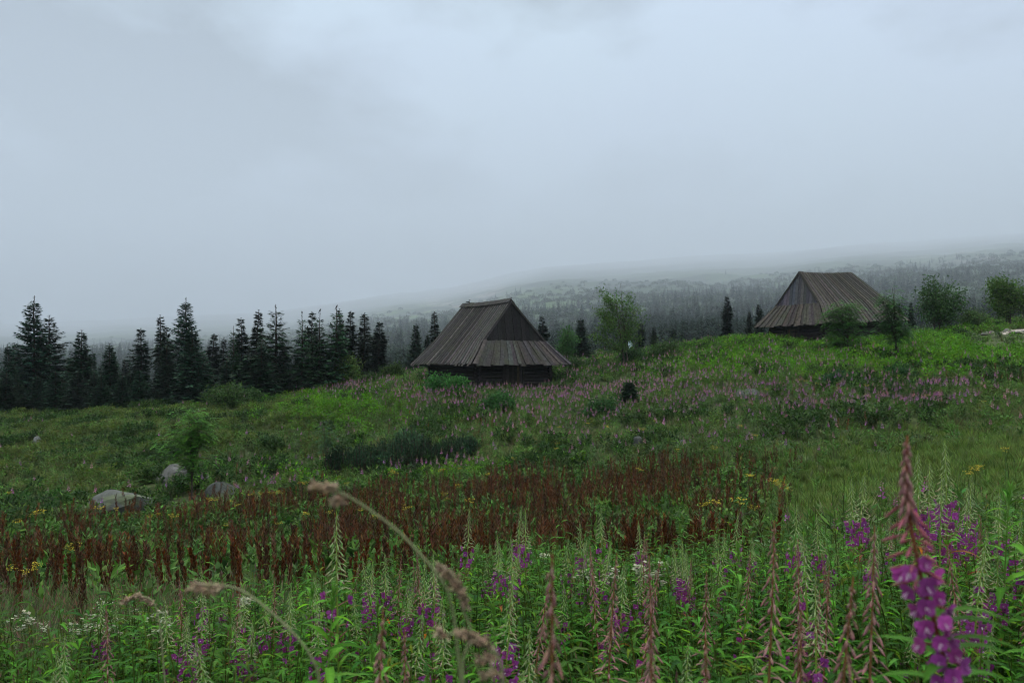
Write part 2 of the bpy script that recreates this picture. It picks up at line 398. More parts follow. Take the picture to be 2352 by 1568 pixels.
# ------------------------------------------------------------------ haze: even air round the whole scene
def add_haze():
    g = Geo(); x, y0, y1, z0, z1 = 21000, -6000, 20500, -250, 3500
    V = [[-x, y0, z0], [x, y0, z0], [x, y1, z0], [-x, y1, z0], [-x, y0, z1], [x, y0, z1], [x, y1, z1], [-x, y1, z1]]
    F = [[0, 3, 2, 1], [4, 5, 6, 7], [0, 1, 5, 4], [1, 2, 6, 5], [2, 3, 7, 6], [3, 0, 4, 7]]
    g.add(V, F, (1, 1, 1))
    m, n, l = newmat("haze_air"); o_ = n.new("ShaderNodeOutputMaterial"); v = n.new("ShaderNodeVolumePrincipled")
    v.inputs["Density"].default_value = 0.0002; v.inputs["Color"].default_value = (0.515, 0.565, 0.635, 1); v.inputs["Anisotropy"].default_value = 0.0
    l.new(v.outputs[0], o_.inputs["Volume"])
    tag(obj("haze", mesh("haze", g, m)), kind="stuff")
add_haze()

# ------------------------------------------------------------------ huts
def box8(g, c8, col):
    """8 corners: 0-3 one end, 4-7 the other"""
    g.add(c8, [[0, 1, 2, 3], [7, 6, 5, 4], [0, 4, 5, 1], [1, 5, 6, 2], [2, 6, 7, 3], [3, 7, 4, 0]], col)
def plank(g, a0, a1, b0, b1, nrmv, th, off, col, sag=None):
    """board between edge a (a0->a1) and edge b (b0->b1), thickness th, lifted by off along nrmv"""
    a0, a1, b0, b1, n_ = (np.asarray(q, float) for q in (a0, a1, b0, b1, nrmv))
    box8(g, [a0 + n_ * off, b0 + n_ * off, b0 + n_ * (off + th), a0 + n_ * (off + th),
             a1 + n_ * off, b1 + n_ * off, b1 + n_ * (off + th), a1 + n_ * (off + th)], col)
def make_hut(name, label, O, fa, fb, W_, L_, H_, tr, th_, vh, tfar, wall, colr, colg, colw, hgap, zfar=0.0, zeave=None, nside=30, nhip=15, ground_z=-2.0,
             door=(0.2, 0.45), ridge_cap=True, seed=1):
    """O: near eave corner; fa: unit vector along the facade; fb: along the depth; vh: fraction of slope where the hip meets the gable"""
    r = np.random.default_rng(seed)
    fa = np.array(fa, float); fb = np.array(fb, float); up = np.array([0, 0, 1.]); O = np.array(O, float)
    top = thing(name, label, "wooden hut", O + up * ground_z)
    base = O + up * ground_z
    def loc(a, b, z): return a * fa + b * fb + (z - ground_z) * up + up * (zfar * b / L_)
    near = lambda v: np.interp(v, [0, vh, 1], [0, th_, tr])
    far = lambda v: np.interp(v, [0, vh, 1], [L_, L_ - th_ * 0.5, L_ - tfar])
    def slope_pt(sd, v, s):  # sd 0 left slope, 1 right slope
        a = W_ * 0.5 * v if sd == 0 else W_ - W_ * 0.5 * v
        sagz = -0.07 * math.sin(math.pi * v) * (1 if v < 1 else 0)
        return loc(a, near(v) * (1 - s) + far(v) * s, H_ * v + sagz - 0.09 * v * math.sin(math.pi * min(max(s, 0), 1)) + 0.012 * math.sin(s * 37 + sd))
    roof = Geo()
    vs = [-0.02, vh * 0.5, vh, (vh + 1) / 2, 1.0]
    for sd in (0, 1):
        nv = nrm(np.cross(fb, fa * W_ / 2 + up * H_)) if sd == 0 else nrm(np.cross(-fa * W_ / 2 + up * H_, fb))
        if nv[2] < 0: nv = -nv
        cuts = np.linspace(0, 1, nside + 1) + np.r_[0, (r.random(nside - 1) - 0.5) * 0.5 / nside, 0]
        for i in range(nside):
            lift = 0.0 if i % 2 else 0.05
            c = jit(colr, 0.3, r); ext = -0.01 - r.random() * 0.03 - (.02 if r.random() < .15 else 0)
            if r.random() < 0.07: c = c * 1.45
            if r.random() < 0.2: c = c * 0.5
            w0 = cuts[i] - (-0.02 / nside if lift else 0.2 / nside); w1 = cuts[i + 1] + (-0.08 / nside if lift else 0.2 / nside)
            w0 = max(w0, 0); w1 = min(w1, 1)
            split = r.random() < 0.35; vb = 0.35 + r.random() * 0.4
            vv = [ext, vh * 0.5, vh, (vh + 1) / 2, 1.0]
            for q in range(4):
                v0, v1 = vv[q], vv[q + 1]; tw = (r.random(2) - 0.5) * 0.012
                plank(roof, slope_pt(sd, v0, w0), slope_pt(sd, v1, w0), slope_pt(sd, v0, w1), slope_pt(sd, v1, w1), nv, 0.03, lift, c * (0.85 if split and v0 > vb else 1))
    # hip at both ends
    for end in (0, 1):
        def hp(v, s):
            a0 = W_ * 0.5 * v; b = near(v) if end == 0 else far(v)
            return loc(a0 * (1 - s) + (W_ - a0) * s, b, H_ * v - 0.04 * math.sin(math.pi * v / vh if v > 0 else 0))
        nh = nrm(np.cross(hp(vh, 0) - hp(0, 0), fa)); nh = nh if nh[2] > 0 else -nh
        cuts = np.linspace(0, 1, nhip + 1) + np.r_[0, (r.random(nhip - 1) - 0.5) * 0.4 / nhip, 0]
        for i in range(nhip):
            lift = 0.0 if i % 2 else 0.05; c = jit(np.array(colr), 0.3, r); ext = -0.02 - r.random() * 0.035
            if r.random() < 0.05: c = c * 1.4
            # boards keep their own direction, cut along the hip edges
            sl = 0.0
            w0, w1 = max(cuts[i] - (0 if lift else .2 / nhip), 0), min(cuts[i + 1] + (-.06 / nhip if lift else .2 / nhip), 1)
            vm = vh * (1.0 + r.random() * 0.03)
            pts = [ext, vh * 0.5, vm]
            for q in range(2):
                plank(roof, hp(pts[q], w0), hp(pts[q + 1], w0), hp(pts[q], w1), hp(pts[q + 1], w1), nh, 0.03, lift, c)
    ro = obj("roof", mesh("roof", roof, M_ROOF), top)
    # ridge boards
    if ridge_cap:
        rc = Geo(); nb = 24
        for i in range(nb):
            s0, s1 = i / nb - 0.004, (i + 1) / nb + 0.004; hh = 0.10 + r.random() * 0.04
            p0, p1 = (loc(W_ / 2, near(1) * (1 - q_) + far(1) * q_, H_ - .09 * math.sin(math.pi * min(max(q_, 0), 1))) for q_ in (s0, s1))
            for sg, dx in ((-1, 0.30), (1, 0.30)):
                dn = fa * sg * dx - up * dx * H_ / (W_ / 2) * 0.95
                q0, q1 = p0 + up * (hh + (0.05 if sg < 0 else 0)) - dn * 0.22 * (sg < 0), p1 + up * (hh + (0.05 if sg < 0 else 0)) - dn * 0.22 * (sg < 0)
                nv = nrm(np.cross(q1 - q0, dn)); nv = nv if nv[2] > 0 else -nv
                plank(rc, q0, q0 + dn, q1, q1 + dn, nv, 0.03, 0.0, jit(np.array(colr) * 0.6, 0.3, r))
        obj("ridge_board", mesh("ridge_board", rc, M_ROOF), ro)
    # verge boards along the gable slopes
    vg = Geo()
    for sd in (0, 1):
        for end in (0.0, 1.0):
            e_ = -0.015 if end == 0 else 1.015
            a, b = slope_pt(sd, vh * 0.98, end), slope_pt(sd, 1.0, end)
            ed = fb * (-0.02 if end == 0 else 0.02)
            plank(vg, a + ed - up * 0.12, b + ed - up * 0.12, a + ed * 2.2 - up * 0.12, b + ed * 2.2 - up * 0.12, up, 0.16, 0, jit(np.array(colr) * 0.9, 0.2, r))
    obj("verge_board", mesh("verge_board", vg, M_ROOF), ro)
    # gable of vertical boards, set back under the roof edge
    nb = 16
    for end in (0, 1):
        gb = Geo()
        for i in range(nb):
            a0 = W_ * 0.5 * vh + (W_ * (1 - vh)) * i / nb; a1 = W_ * 0.5 * vh + (W_ * (1 - vh)) * (i + 1) / nb - 0.008
            for (x0, x1) in ((a0, a1),):
                va0 = 1 - abs(x0 - W_ / 2) / (W_ / 2); va1 = 1 - abs(x1 - W_ / 2) / (W_ / 2)
                dep = 0.0 if i % 2 else 0.018
                def bb(v): return (np.interp(v, [0, vh, 1], [0, th_, tr]) + 0.10 if end == 0 else float(far(v)) - 0.10)
                zb = H_ * vh - 0.03 - r.random() * 0.06
                sgn = -1 if end == 0 else 1
                c = jit(colg, 0.33, r)
                zt0, zt1 = max(H_ * va0 - 0.05, zb + 0.01), max(H_ * va1 - 0.05, zb + 0.01)
                A = loc(x0, bb(vh), zb); B = loc(x1, bb(vh), zb); C_ = loc(x1, bb(va1), zt1); D_ = loc(x0, bb(va0), zt0)
                t = fb * sgn * 0.025; o2 = fb * sgn * dep
                box8(gb, [A + o2, B + o2, C_ + o2, D_ + o2, A + o2 + t, B + o2 + t, C_ + o2 + t, D_ + o2 + t], c)
        obj("gable", mesh("gable", gb, M_WOOD), top)
    # log walls
    a0, a1, b0, b1 = wall
    nlog = 9; zt = H_ * 0.10; zb = ground_z + 0.05; lh = (zt - zb) / nlog
    d0, d1 = a0 + (a1 - a0) * door[0], a0 + (a1 - a0) * door[1]
    def log(g_, p, q, rad, c):
        n_ = 7; t = np.linspace(0, 1, n_)[:, None]; ln_ = np.linalg.norm(np.array(q) - np.array(p))
        pts = np.array(p) * (1 - t) + np.array(q) * t + up * (r.random((n_, 1)) - 0.5) * 0.03
        tube(g_, pts, rad * (1 + 0.1 * (r.random(n_) - 0.5)), c, 8, cap=True)
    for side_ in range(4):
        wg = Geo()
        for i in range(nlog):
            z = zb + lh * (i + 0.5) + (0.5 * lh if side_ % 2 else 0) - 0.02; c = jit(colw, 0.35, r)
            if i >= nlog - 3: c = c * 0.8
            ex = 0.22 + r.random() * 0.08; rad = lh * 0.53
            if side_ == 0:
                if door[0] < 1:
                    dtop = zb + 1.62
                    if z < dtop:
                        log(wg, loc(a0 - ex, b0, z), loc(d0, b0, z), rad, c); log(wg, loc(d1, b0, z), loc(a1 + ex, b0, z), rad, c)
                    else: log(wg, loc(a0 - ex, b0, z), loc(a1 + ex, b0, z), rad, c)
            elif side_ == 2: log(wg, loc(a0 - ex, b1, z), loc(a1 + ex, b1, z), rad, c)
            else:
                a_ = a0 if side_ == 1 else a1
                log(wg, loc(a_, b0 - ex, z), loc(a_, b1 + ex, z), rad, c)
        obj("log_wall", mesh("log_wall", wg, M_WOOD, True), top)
    # door with frame
    dr = Geo(); nd = 7
    for i in range(nd):
        x0 = d0 + 0.09 + (d1 - d0 - 0.18) * i / nd; x1 = d0 + 0.09 + (d1 - d0 - 0.18) * (i + 1) / nd - 0.012
        c = jit(np.array(colw) * np.array([1.5, 1.35, 1.2]), 0.35, r)
        if i == nd - 2: c = c * np.array([1.6, 1.25, 1.0])
        A, B = loc(x0, b0 - 0.04, zb + 0.1), loc(x1, b0 - 0.04, zb + 0.1); h = up * 1.5; t = fb * -0.04
        box8(dr, [A, B, B + h, A + h, A + t, B + t, B + h + t, A + h + t], c)
    do = obj("door", mesh("door", dr, M_WOOD), top)
    hg = Geo()
    for zz in (0.35, 1.35):
        A, B = loc(d0 + 0.1, b0 - 0.085, zb + zz), loc(d0 + 0.7, b0 - 0.085, zb + zz); h = up * 0.06; t = fb * -0.015
        box8(hg, [A, B, B + h, A + h, A + t, B + t, B + h + t, A + h + t], (0.02, 0.018, 0.016))
    obj("hinge", mesh("hinge", hg, M_WOOD), do)
    df = Geo()
    for x0 in (d0 - 0.06, d1 - 0.08):
        A, B = loc(x0, b0 + 0.06, zb), loc(x0 + 0.14, b0 + 0.06, zb); h = up * 1.72; t = fb * -0.2
        box8(df, [A, B, B + h, A + h, A + t, B + t, B + h + t, A + h + t], jit(np.array(colw) * 1.35, 0.1, r))
    A, B = loc(d0 + 0.08, b0 + 0.06, zb + 1.6), loc(d1 - 0.08, b0 + 0.06, zb + 1.6); h = up * 0.12; t = fb * -0.19
    box8(df, [A, B, B + h, A + h, A + t, B + t, B + h + t, A + h + t], jit(np.array(colw) * 1.2, 0.1, r))
    obj("door_frame", mesh("door_frame", df, M_WOOD), top)
    st = Geo()
    A, B = loc(d0 + 0.35, b0 - 0.95, zb - 0.14), loc(a1 + 0.35, b0 - 0.95, zb - 0.10)
    for i in range(3):
        o2 = fb * 0.27 * i; h = up * 0.09; t = fb * 0.25
        box8(st, [A + o2, B + o2, B + o2 + h, A + o2 + h, A + o2 + t, B + o2 + t, B + h + o2 + t, A + h + o2 + t], jit((0.075, 0.068, 0.062), 0.2, r))
    pl = obj("doorstep", mesh("doorstep", st, M_WOOD), top)
    sp = Geo()
    for x0 in (d0 + 0.5, a1 - 0.1):
        A, B = loc(x0, b0 - 0.9, zb - 0.5), loc(x0 + 0.2, b0 - 0.9, zb - 0.5); h = up * 0.36; t = fb * 0.7
        box8(sp, [A, B, B + h, A + h, A + t, B + t, B + h + t, A + h + t], (0.03, 0.027, 0.024))
    obj("doorstep_block", mesh("doorstep_block", sp, M_WOOD), pl)
    return top, loc, base
ph = math.radians(35)
OA = P(1086.3, 833.5, 50)
hutA, locA, baseA = make_hut("wooden_hut", "dark weathered log hut with a plank door, in the middle of the meadow",
    OA, (math.cos(ph), math.sin(ph), 0), (-math.sin(ph), math.cos(ph), 0), 7.9, 8.1, 4.15, 1.45, 0.96, 0.346, 0.35, (1.0, 6.75, 1.0, 7.0),
    (0.045, 0.0415, 0.0395), (0.011, 0.010, 0.010), (0.019, 0.0165, 0.015), 0.1, ground_z=-1.75, nside=44, nhip=23, door=(0.33, 0.62), seed=4)
p2 = math.radians(63)
OB = P(1893.7, 739.5, 58)
hutB, locB, baseB = make_hut("wooden_hut", "grey-gabled wooden hut up the slope on the right, partly behind two rowans",
    OB, (-math.cos(p2), math.sin(p2), 0), (math.sin(p2), math.cos(p2), 0), 7.0, 9.2, 4.0, 1.2, 0.9, 0.36, 2.2, (1.0, 6.1, 1.0, 8.2),
    (0.050, 0.0445, 0.040), (0.068, 0.068, 0.076), (0.032, 0.028, 0.026), 0.1, ground_z=-2.05, zfar=0.42, nside=44, nhip=24, ridge_cap=False,
    door=(0.45, 0.7), seed=9)

# ------------------------------------------------------------------ spruces
def spruce(H, W, p=0.9, dens=1.0, seed=1, style="full", bare=0.05, col=(0.016, 0.034, 0.02), low=0.04):
    r = np.random.default_rng(seed); crown = Geo(); trunk = Geo(); tips = []
    n_ = 12; zz = np.linspace(0, H, n_); bend = np.cumsum((r.random((n_, 2)) - 0.5) * 0.008 * H, 0)
    cp = np.c_[bend, zz]; cp[0, :2] = 0
    tube(trunk, cp, np.interp(zz, [0, H], [0.013 * H, 0.0016 * H]), (0.05, 0.036, 0.028), 6)
    axis = lambda z: np.array([np.interp(z, zz, cp[:, 0]), np.interp(z, zz, cp[:, 1]), z])
    z = low * H; az = 0
    top_z = H * (1 - bare)
    while z < top_z:
        t = z / H
        rad = W * (1 - t) ** p * min(1, 0.55 + t * 3.5) + 0.05
        if style == "column": rad = W * min(1, (1 - t) * 2.2 + 0.08) * (0.75 + 0.25 * math.sin(z * 1.7 + seed)) * min(1, .5 + t * 3)
        nb = int((7 if t < 0.8 else 4) * dens + 0.5)
        for b in range(nb):
            az += 2.39996 + r.random() * 0.4
            Lb = rad * (0.72 + 0.42 * r.random()) * (1 + .16 * math.cos(az - seed * 1.7 - z * .35)) * (1 if fnoise(z * 1.1 + seed * 9, az * .5, 2) > .33 else .55); zb_ = z + H * .021 * (r.random() - .5)
            if r.random() < 0.06: Lb *= 1.35
            el = math.radians(-18 + 62 * t ** 1.6 + (r.random() - 0.5) * 16) if style != "column" else math.radians(-28 + 45 * t ** 3)
            hd = np.array([math.cos(az), math.sin(az), 0.0]); sdv = np.array([-math.sin(az), math.cos(az), 0.0])
            m = max(3, int(Lb / 0.12)); u = (np.arange(m) + 0.6) / m
            drop = -0.22 * Lb * u * (1 - t) + 0.18 * Lb * u ** 3
            bp = axis(zb_)[None] + hd[None] * (u * Lb * math.cos(el))[:, None] + np.array([0, 0, 1.])[None] * (u * Lb * math.sin(el) + drop)[:, None]
            tube(trunk, np.vstack([axis(zb_)[None], bp[::max(1, m // 3)], bp[-1:]]), 0.012 if t < .8 else 0.008, (0.04, 0.03, 0.024), 3)
            if t > 0.75: tips.append(bp[-1])
            if style == "sparse" and t > 0.8 and r.random() < 0.5: keep = u > 0.4
            else: keep = np.ones(m, bool)
            for rep in range(3 if style != "sparse" else 2):
                q = bp[keep]; k_ = len(q)
                if k_ == 0: continue
                sg = np.where(r.random(k_) < 0.5, 1, -1)[:, None]
                d = nrm(hd[None] * (0.55 + 0.5 * r.random((k_, 1))) + sdv[None] * sg * (0.15 + 0.9 * r.random((k_, 1))) + np.array([0, 0, 1.])[None] * (-0.45 + 0.75 * r.random((k_, 1)) - (0.15 if t < .7 else -.15)))
                sv = nrm(np.cross(d, r.normal(size=(k_, 3)) * 0.5 + np.array([0, 0, 1.])))
                ln = (0.22 + 0.22 * r.random(k_)) * (1.15 - 0.5 * t) * (1.3 - 0.6 * u[keep])
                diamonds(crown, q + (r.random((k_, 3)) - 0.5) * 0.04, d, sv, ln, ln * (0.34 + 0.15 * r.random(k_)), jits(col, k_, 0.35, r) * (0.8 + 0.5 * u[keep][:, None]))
        z += H * 0.021 * (0.8 + 0.5 * r.random()) * (1.5 if style == "sparse" and t > .6 else 1)
    # leader shoot
    for q in range(5):
        zq = H * (1 - bare * (0.2 + 0.5 * q / 5))
        a = r.random() * 6.3; d = nrm([math.cos(a), math.sin(a), 1.1])
        diamonds(crown, [axis(zq)], [d], [nrm(np.cross(d, [0, 0, 1]))], 0.12 + 0.02 * q, 0.035, jit(col, 0.2, r))
    return mesh("crown", crown, M_NEED), mesh("trunk", trunk, M_BARK), H, tips
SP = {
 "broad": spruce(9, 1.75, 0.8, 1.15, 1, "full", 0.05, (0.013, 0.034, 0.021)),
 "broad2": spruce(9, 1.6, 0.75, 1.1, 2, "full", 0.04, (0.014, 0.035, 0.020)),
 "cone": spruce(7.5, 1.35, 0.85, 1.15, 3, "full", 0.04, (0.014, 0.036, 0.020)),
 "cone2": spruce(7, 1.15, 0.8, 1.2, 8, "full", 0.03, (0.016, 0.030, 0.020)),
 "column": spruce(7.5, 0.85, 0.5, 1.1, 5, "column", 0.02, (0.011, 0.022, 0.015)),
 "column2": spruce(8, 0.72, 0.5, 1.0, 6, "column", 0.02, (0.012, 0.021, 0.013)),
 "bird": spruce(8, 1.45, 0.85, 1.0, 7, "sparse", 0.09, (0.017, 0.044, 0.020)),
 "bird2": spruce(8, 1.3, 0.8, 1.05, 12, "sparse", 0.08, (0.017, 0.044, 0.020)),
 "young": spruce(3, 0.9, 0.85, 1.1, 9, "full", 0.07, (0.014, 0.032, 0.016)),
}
def clone(src_name, me_list, top):
    for nm, me in me_list: obj(nm, me, top)
def put_spruce(kind, x, ytop, Dp, label, wpx=None, yaw=None, group=None, tiltx=0.0):
    crown, trunk, H, tips = SP[kind]
    b = gxd(x, Dp); tipz = P(x, ytop, Dp).z; sc = (tipz - b.z) / H
    W0 = {"broad": 1.75, "broad2": 1.6, "cone": 1.35, "cone2": 1.15, "column": .85, "column2": .72, "bird": 1.45, "bird2": 1.3, "young": .9}[kind]
    sx = sc if wpx is None else (wpx * 1.4 / 2 / FP * Dp) / W0
    sx = max(min(sx, sc * 2.1), sc * 0.55)
    t = thing("spruce_tree", label, "spruce", (b.x, b.y, b.z - 0.05), (R.gauss(0, .012), tiltx + R.gauss(0, .018), R.random() * 6.28 if yaw is None else yaw), (sx, sx * R.uniform(.85, 1.15), sc), group)
    obj("crown", crown, t); obj("trunk", trunk, t)
    return t
# (kind, x, top row, distance, width, label)
spr = [
 ("broad", 74, 677, 64, 108, "tall dark spruce with see-through branches, highest of the left-hand wood"),
 ("broad2", 114, 722, 66, 100, "open-branched dark spruce close on the right of the highest left-hand one"),
 ("cone", 24, 788, 62, 50, "short spruce at the left edge with two thin tops showing, nearer top"),
 ("cone2", 38, 786, 66, 50, "short spruce squeezed between the left edge pair and the highest left-hand tree"),
 ("broad2", -14, 800, 63, 60, "spruce cut by the left edge of the picture"),
 ("cone", 186, 755, 63, 80, "evenly pointed dark spruce, third tall one from the left edge"),
 ("cone2", 211, 806, 65, 46, "low spruce leaning against the right flank of the third tall one"),
 ("cone2", 164, 816, 65, 40, "low spruce filling the left flank of the third tall one"),
 ("cone", 252, 786, 62, 70, "broad low pointed spruce alone before a misty gap"),
 ("cone2", 266, 803, 65, 34, "thin top rising just right of the low pointed spruce"),
 ("column2", 285, 821, 70, 18, "thin faint spruce, left one of a tiny pair before the columnar tree"),
 ("column2", 294, 828, 70, 18, "thin faint spruce, right one of a tiny pair before the columnar tree"),
 ("column", 327, 753, 62, 50, "columnar spruce with ragged head standing between two misty gaps"),
 ("column2", 372, 722, 64, 36, "narrow spruce with a club-shaped head left of the big dark one"),
 ("column", 386, 748, 66, 40, "spruce top just behind the club-headed one"),
 ("broad", 428, 681, 66, 92, "big dark dense spruce, tallest in the middle of the left wood"),
 ("cone", 441, 752, 58, 88, "lighter green young spruce in front of the big dense one"),
 ("cone2", 380, 790, 60, 60, "bushy spruce at the foot of the club-headed one"),
 ("column", 487, 765, 64, 40, "small spire-shaped spruce right of the big dense one"),
 ("column2", 512, 774, 67, 30, "faint small spruce right of the spire-shaped one"),
 ("bird", 534, 745, 62, 40, "half dead spruce with a bare pale leader and few branches"),
 ("column", 554, 729, 64, 44, "dark columnar spruce just right of the half dead one"),
 ("column2", 585, 710, 66, 42, "taller columnar spruce with ragged cone-laden head"),
 ("bird", 603, 734, 62, 46, "thin spruce between the ragged columnar one and the forked top"),
 ("bird2", 632, 697, 60, 92, "spruce with an open forked top and bare trunk, widest of the central wood"),
 ("cone", 600, 790, 57, 86, "bushy spruce foot at the lower edge of the central wood"),
 ("cone2", 655, 800, 60, 60, "low spruce under the tree with the open forked top"),
 ("bird2", 692.5, 719, 61, 66, "airy green spruce whose bare tip carries a bird, leftmost of three"),
 ("column", 721, 715, 64, 40, "dark spruce just behind the left of the middle bird tree"),
 ("bird", 732, 714, 60, 66, "airy green spruce with a crooked bare tip and a bird, middle of three"),
 ("bird2", 769, 705, 60, 76, "airy green spruce with a straight bare tip and a bird, rightmost of three"),
 ("column2", 785, 708, 64, 32, "cone-laden dark spire just right of the rightmost bird tree"),
 ("column", 801, 713, 66, 38, "dark spruce second to the right of the rightmost bird tree"),
 ("column2", 834, 717, 66, 42, "slim dark spruce standing free before the mist, left of the last pair"),
 ("column", 872, 738, 68, 46, "tapering dark spruce at the right end of the wood"),
 ("cone2", 864, 757, 70, 34, "low spruce tucked behind the last tree of the wood"),
 ("cone2", 955, 742, 76, 38, "small dark spruce left of the middle hut's roof"),
 ("column2", 1000.5, 714, 78, 30, "slender open spruce touching the middle hut's roof slope"),
 ("cone2", 981, 766, 74, 24, "thin young spruce between the two near the middle hut"),
 ("cone2", 921, 826, 78, 22, "tiny spruce on the brow between the wood and the middle hut"),
 ("column2", 1081, 688, 80, 34, "spruce of which only the tip shows above the middle hut's ridge"),
 ("column", 1247, 725, 76, 30, "dark spruce rising right behind the middle hut's roof"),
 ("cone2", 1335.5, 730, 74, 42, "dark full spruce left of the tall sparse willow"),
 ("column", 1471, 741, 76, 26, "cone-brown spruce just right of the sparse willow"),
 ("column2", 1501, 748, 78, 22, "small spruce with a green bush at its foot, right of the willow"),
 ("cone2", 1545, 752, 82, 20, "tiny spruce on the ridge line, third from the willow"),
 ("cone2", 1566, 757, 86, 14, "tiniest spruce on the ridge line"),
 ("column", 1670.7, 679, 80, 27, "lone slim dark spruce between the willow and the right hut"),
 ("cone2", 1722, 714, 84, 20, "small spruce left of the one beside the right hut's eave"),
 ("cone2", 1743, 695, 82, 30, "spruce partly covered by the left eave of the right hut"),
 ("cone2", 2091, 692, 78, 20, "thin sparse spruce between the rowan and the dark leafy tree"),
]
spruce_objs = {}
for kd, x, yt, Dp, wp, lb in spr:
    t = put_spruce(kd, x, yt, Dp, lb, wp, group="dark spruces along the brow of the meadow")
    spruce_objs[(kd, x)] = t
for i in range(22):
    x = -30 + 640 * (i + R.random()) / 22; Dp = R.uniform(57.5, 60.5); b = gxd(x, Dp); yb = float(pix(b.x, b.y, b.z)[1])
    kd = R.choice(["cone", "cone2", "young", "broad2"]); hp = R.uniform(70, 125)
    put_spruce(kd, x, yb - hp, Dp, "bushy low spruce filling the dark foot of the left-hand wood", hp * R.uniform(.55, .75), group="low spruces at the foot of the left-hand wood")
bs = gpt(1447, 935)
t = thing("spruce_tree", "young bushy spruce alone on the flowery slope between the huts", "spruce", bs, (0, 0, 1.0), ((60 / 2 / FP * bs.y) / 0.9,) * 2 + (((P(1447, 875, bs.y).z - bs.z) / 3),))
obj("crown", SP["young"][0], t); obj("trunk", SP["young"][1], t)

# birds on the tree tips
def bird_mesh():
    g = Geo(); pts = np.array([[-.075, 0, -.045], [-.05, 0, -.02], [-.02, 0, 0.0], [.01, 0, .025], [.03, 0, .05], [.045, 0, .07], [.06, 0, .075], [.072, 0, .073]])
    tube(g, pts, np.array([.006, .016, .03, .034, .026, .02, .015, .002]), (0.018, 0.015, 0.013), 8)
    b = g
    tube(b, [[-.06, 0, -.03], [-.10, 0, -.075], [-.13, 0, -.11]], np.array([.014, .012, .008]), (0.014, 0.012, 0.011), 5)
    lg = Geo(); tube(lg, [[0, .008, 0], [.004, .01, -.04]], .003, (.02, .015, .012), 4); tube(lg, [[0, -.008, 0], [.004, -.01, -.04]], .003, (.02, .015, .012), 4)
    bk = Geo(); tube(bk, [[.066, 0, .074], [.086, 0, .068], [.098, 0, .064]], np.array([.006, .004, .0008]), (.03, .025, .02), 5)
    return mesh("bird_body", b, M_BARK, True), mesh("leg", lg, M_BARK), mesh("beak", bk, M_BARK)
BIRD = bird_mesh()
def put_bird(pos, yaw, label, sc=1.5):
    b = bpy.data.objects.new("bird", BIRD[0]); COL.objects.link(b); b.location = pos + Vector((0, 0, .04 * sc)); b.rotation_euler = (0, -.25, yaw); b.scale = (sc,) * 3
    tag(b, label, "bird", "birds on the spruce tips"); obj("leg", BIRD[1], b); obj("beak", BIRD[2], b)
def tip_world(t, kind, which):
    crown, trunk, H, tips = SP[kind]; bpy.context.view_layer.update()
    if which == "top":
        v = np.zeros(len(trunk.vertices) * 3, np.float32); trunk.vertices.foreach_get("co", v); v = v.reshape(-1, 3); q = v[np.argmax(v[:, 2])]
        return t.matrix_world @ Vector(q)
    ws = [t.matrix_world @ Vector(q) for q in tips]
    ws = [q for q in ws if q.z > t.matrix_world.translation.z + 0.78 * (tip_world(t, kind, "top").z - t.matrix_world.translation.z)]
    return (min if which == "left" else max)(ws, key=lambda q: q.x / q.y)
bt = [(("bird2", 692.5), "top", 1.9, "dark bird on the bare tip of the leftmost bird tree"),
      (("bird2", 692.5), "right", 0.3, "dark bird on a side twig below the tip of the leftmost bird tree"),
      (("bird", 732), "top", 0.4, "dark bird on the crooked tip of the middle bird tree"),
      (("bird", 732), "left", 1.2, "dark bird on a left-hand twig of the middle bird tree"),
      (("bird2", 769), "top", 0.3, "dark bird highest of all, on the tip of the rightmost bird tree"),
      (("bird2", 769), "right", 0.6, "dark bird on a right-hand twig of the rightmost bird tree"),
      (("bird2", 769), "left", 2.6, "dark bird on a left-hand twig of the rightmost bird tree")]
for key, wh, yw, lb in bt: put_bird(tip_world(spruce_objs[key], key[0], wh), yw, lb, 1.5)

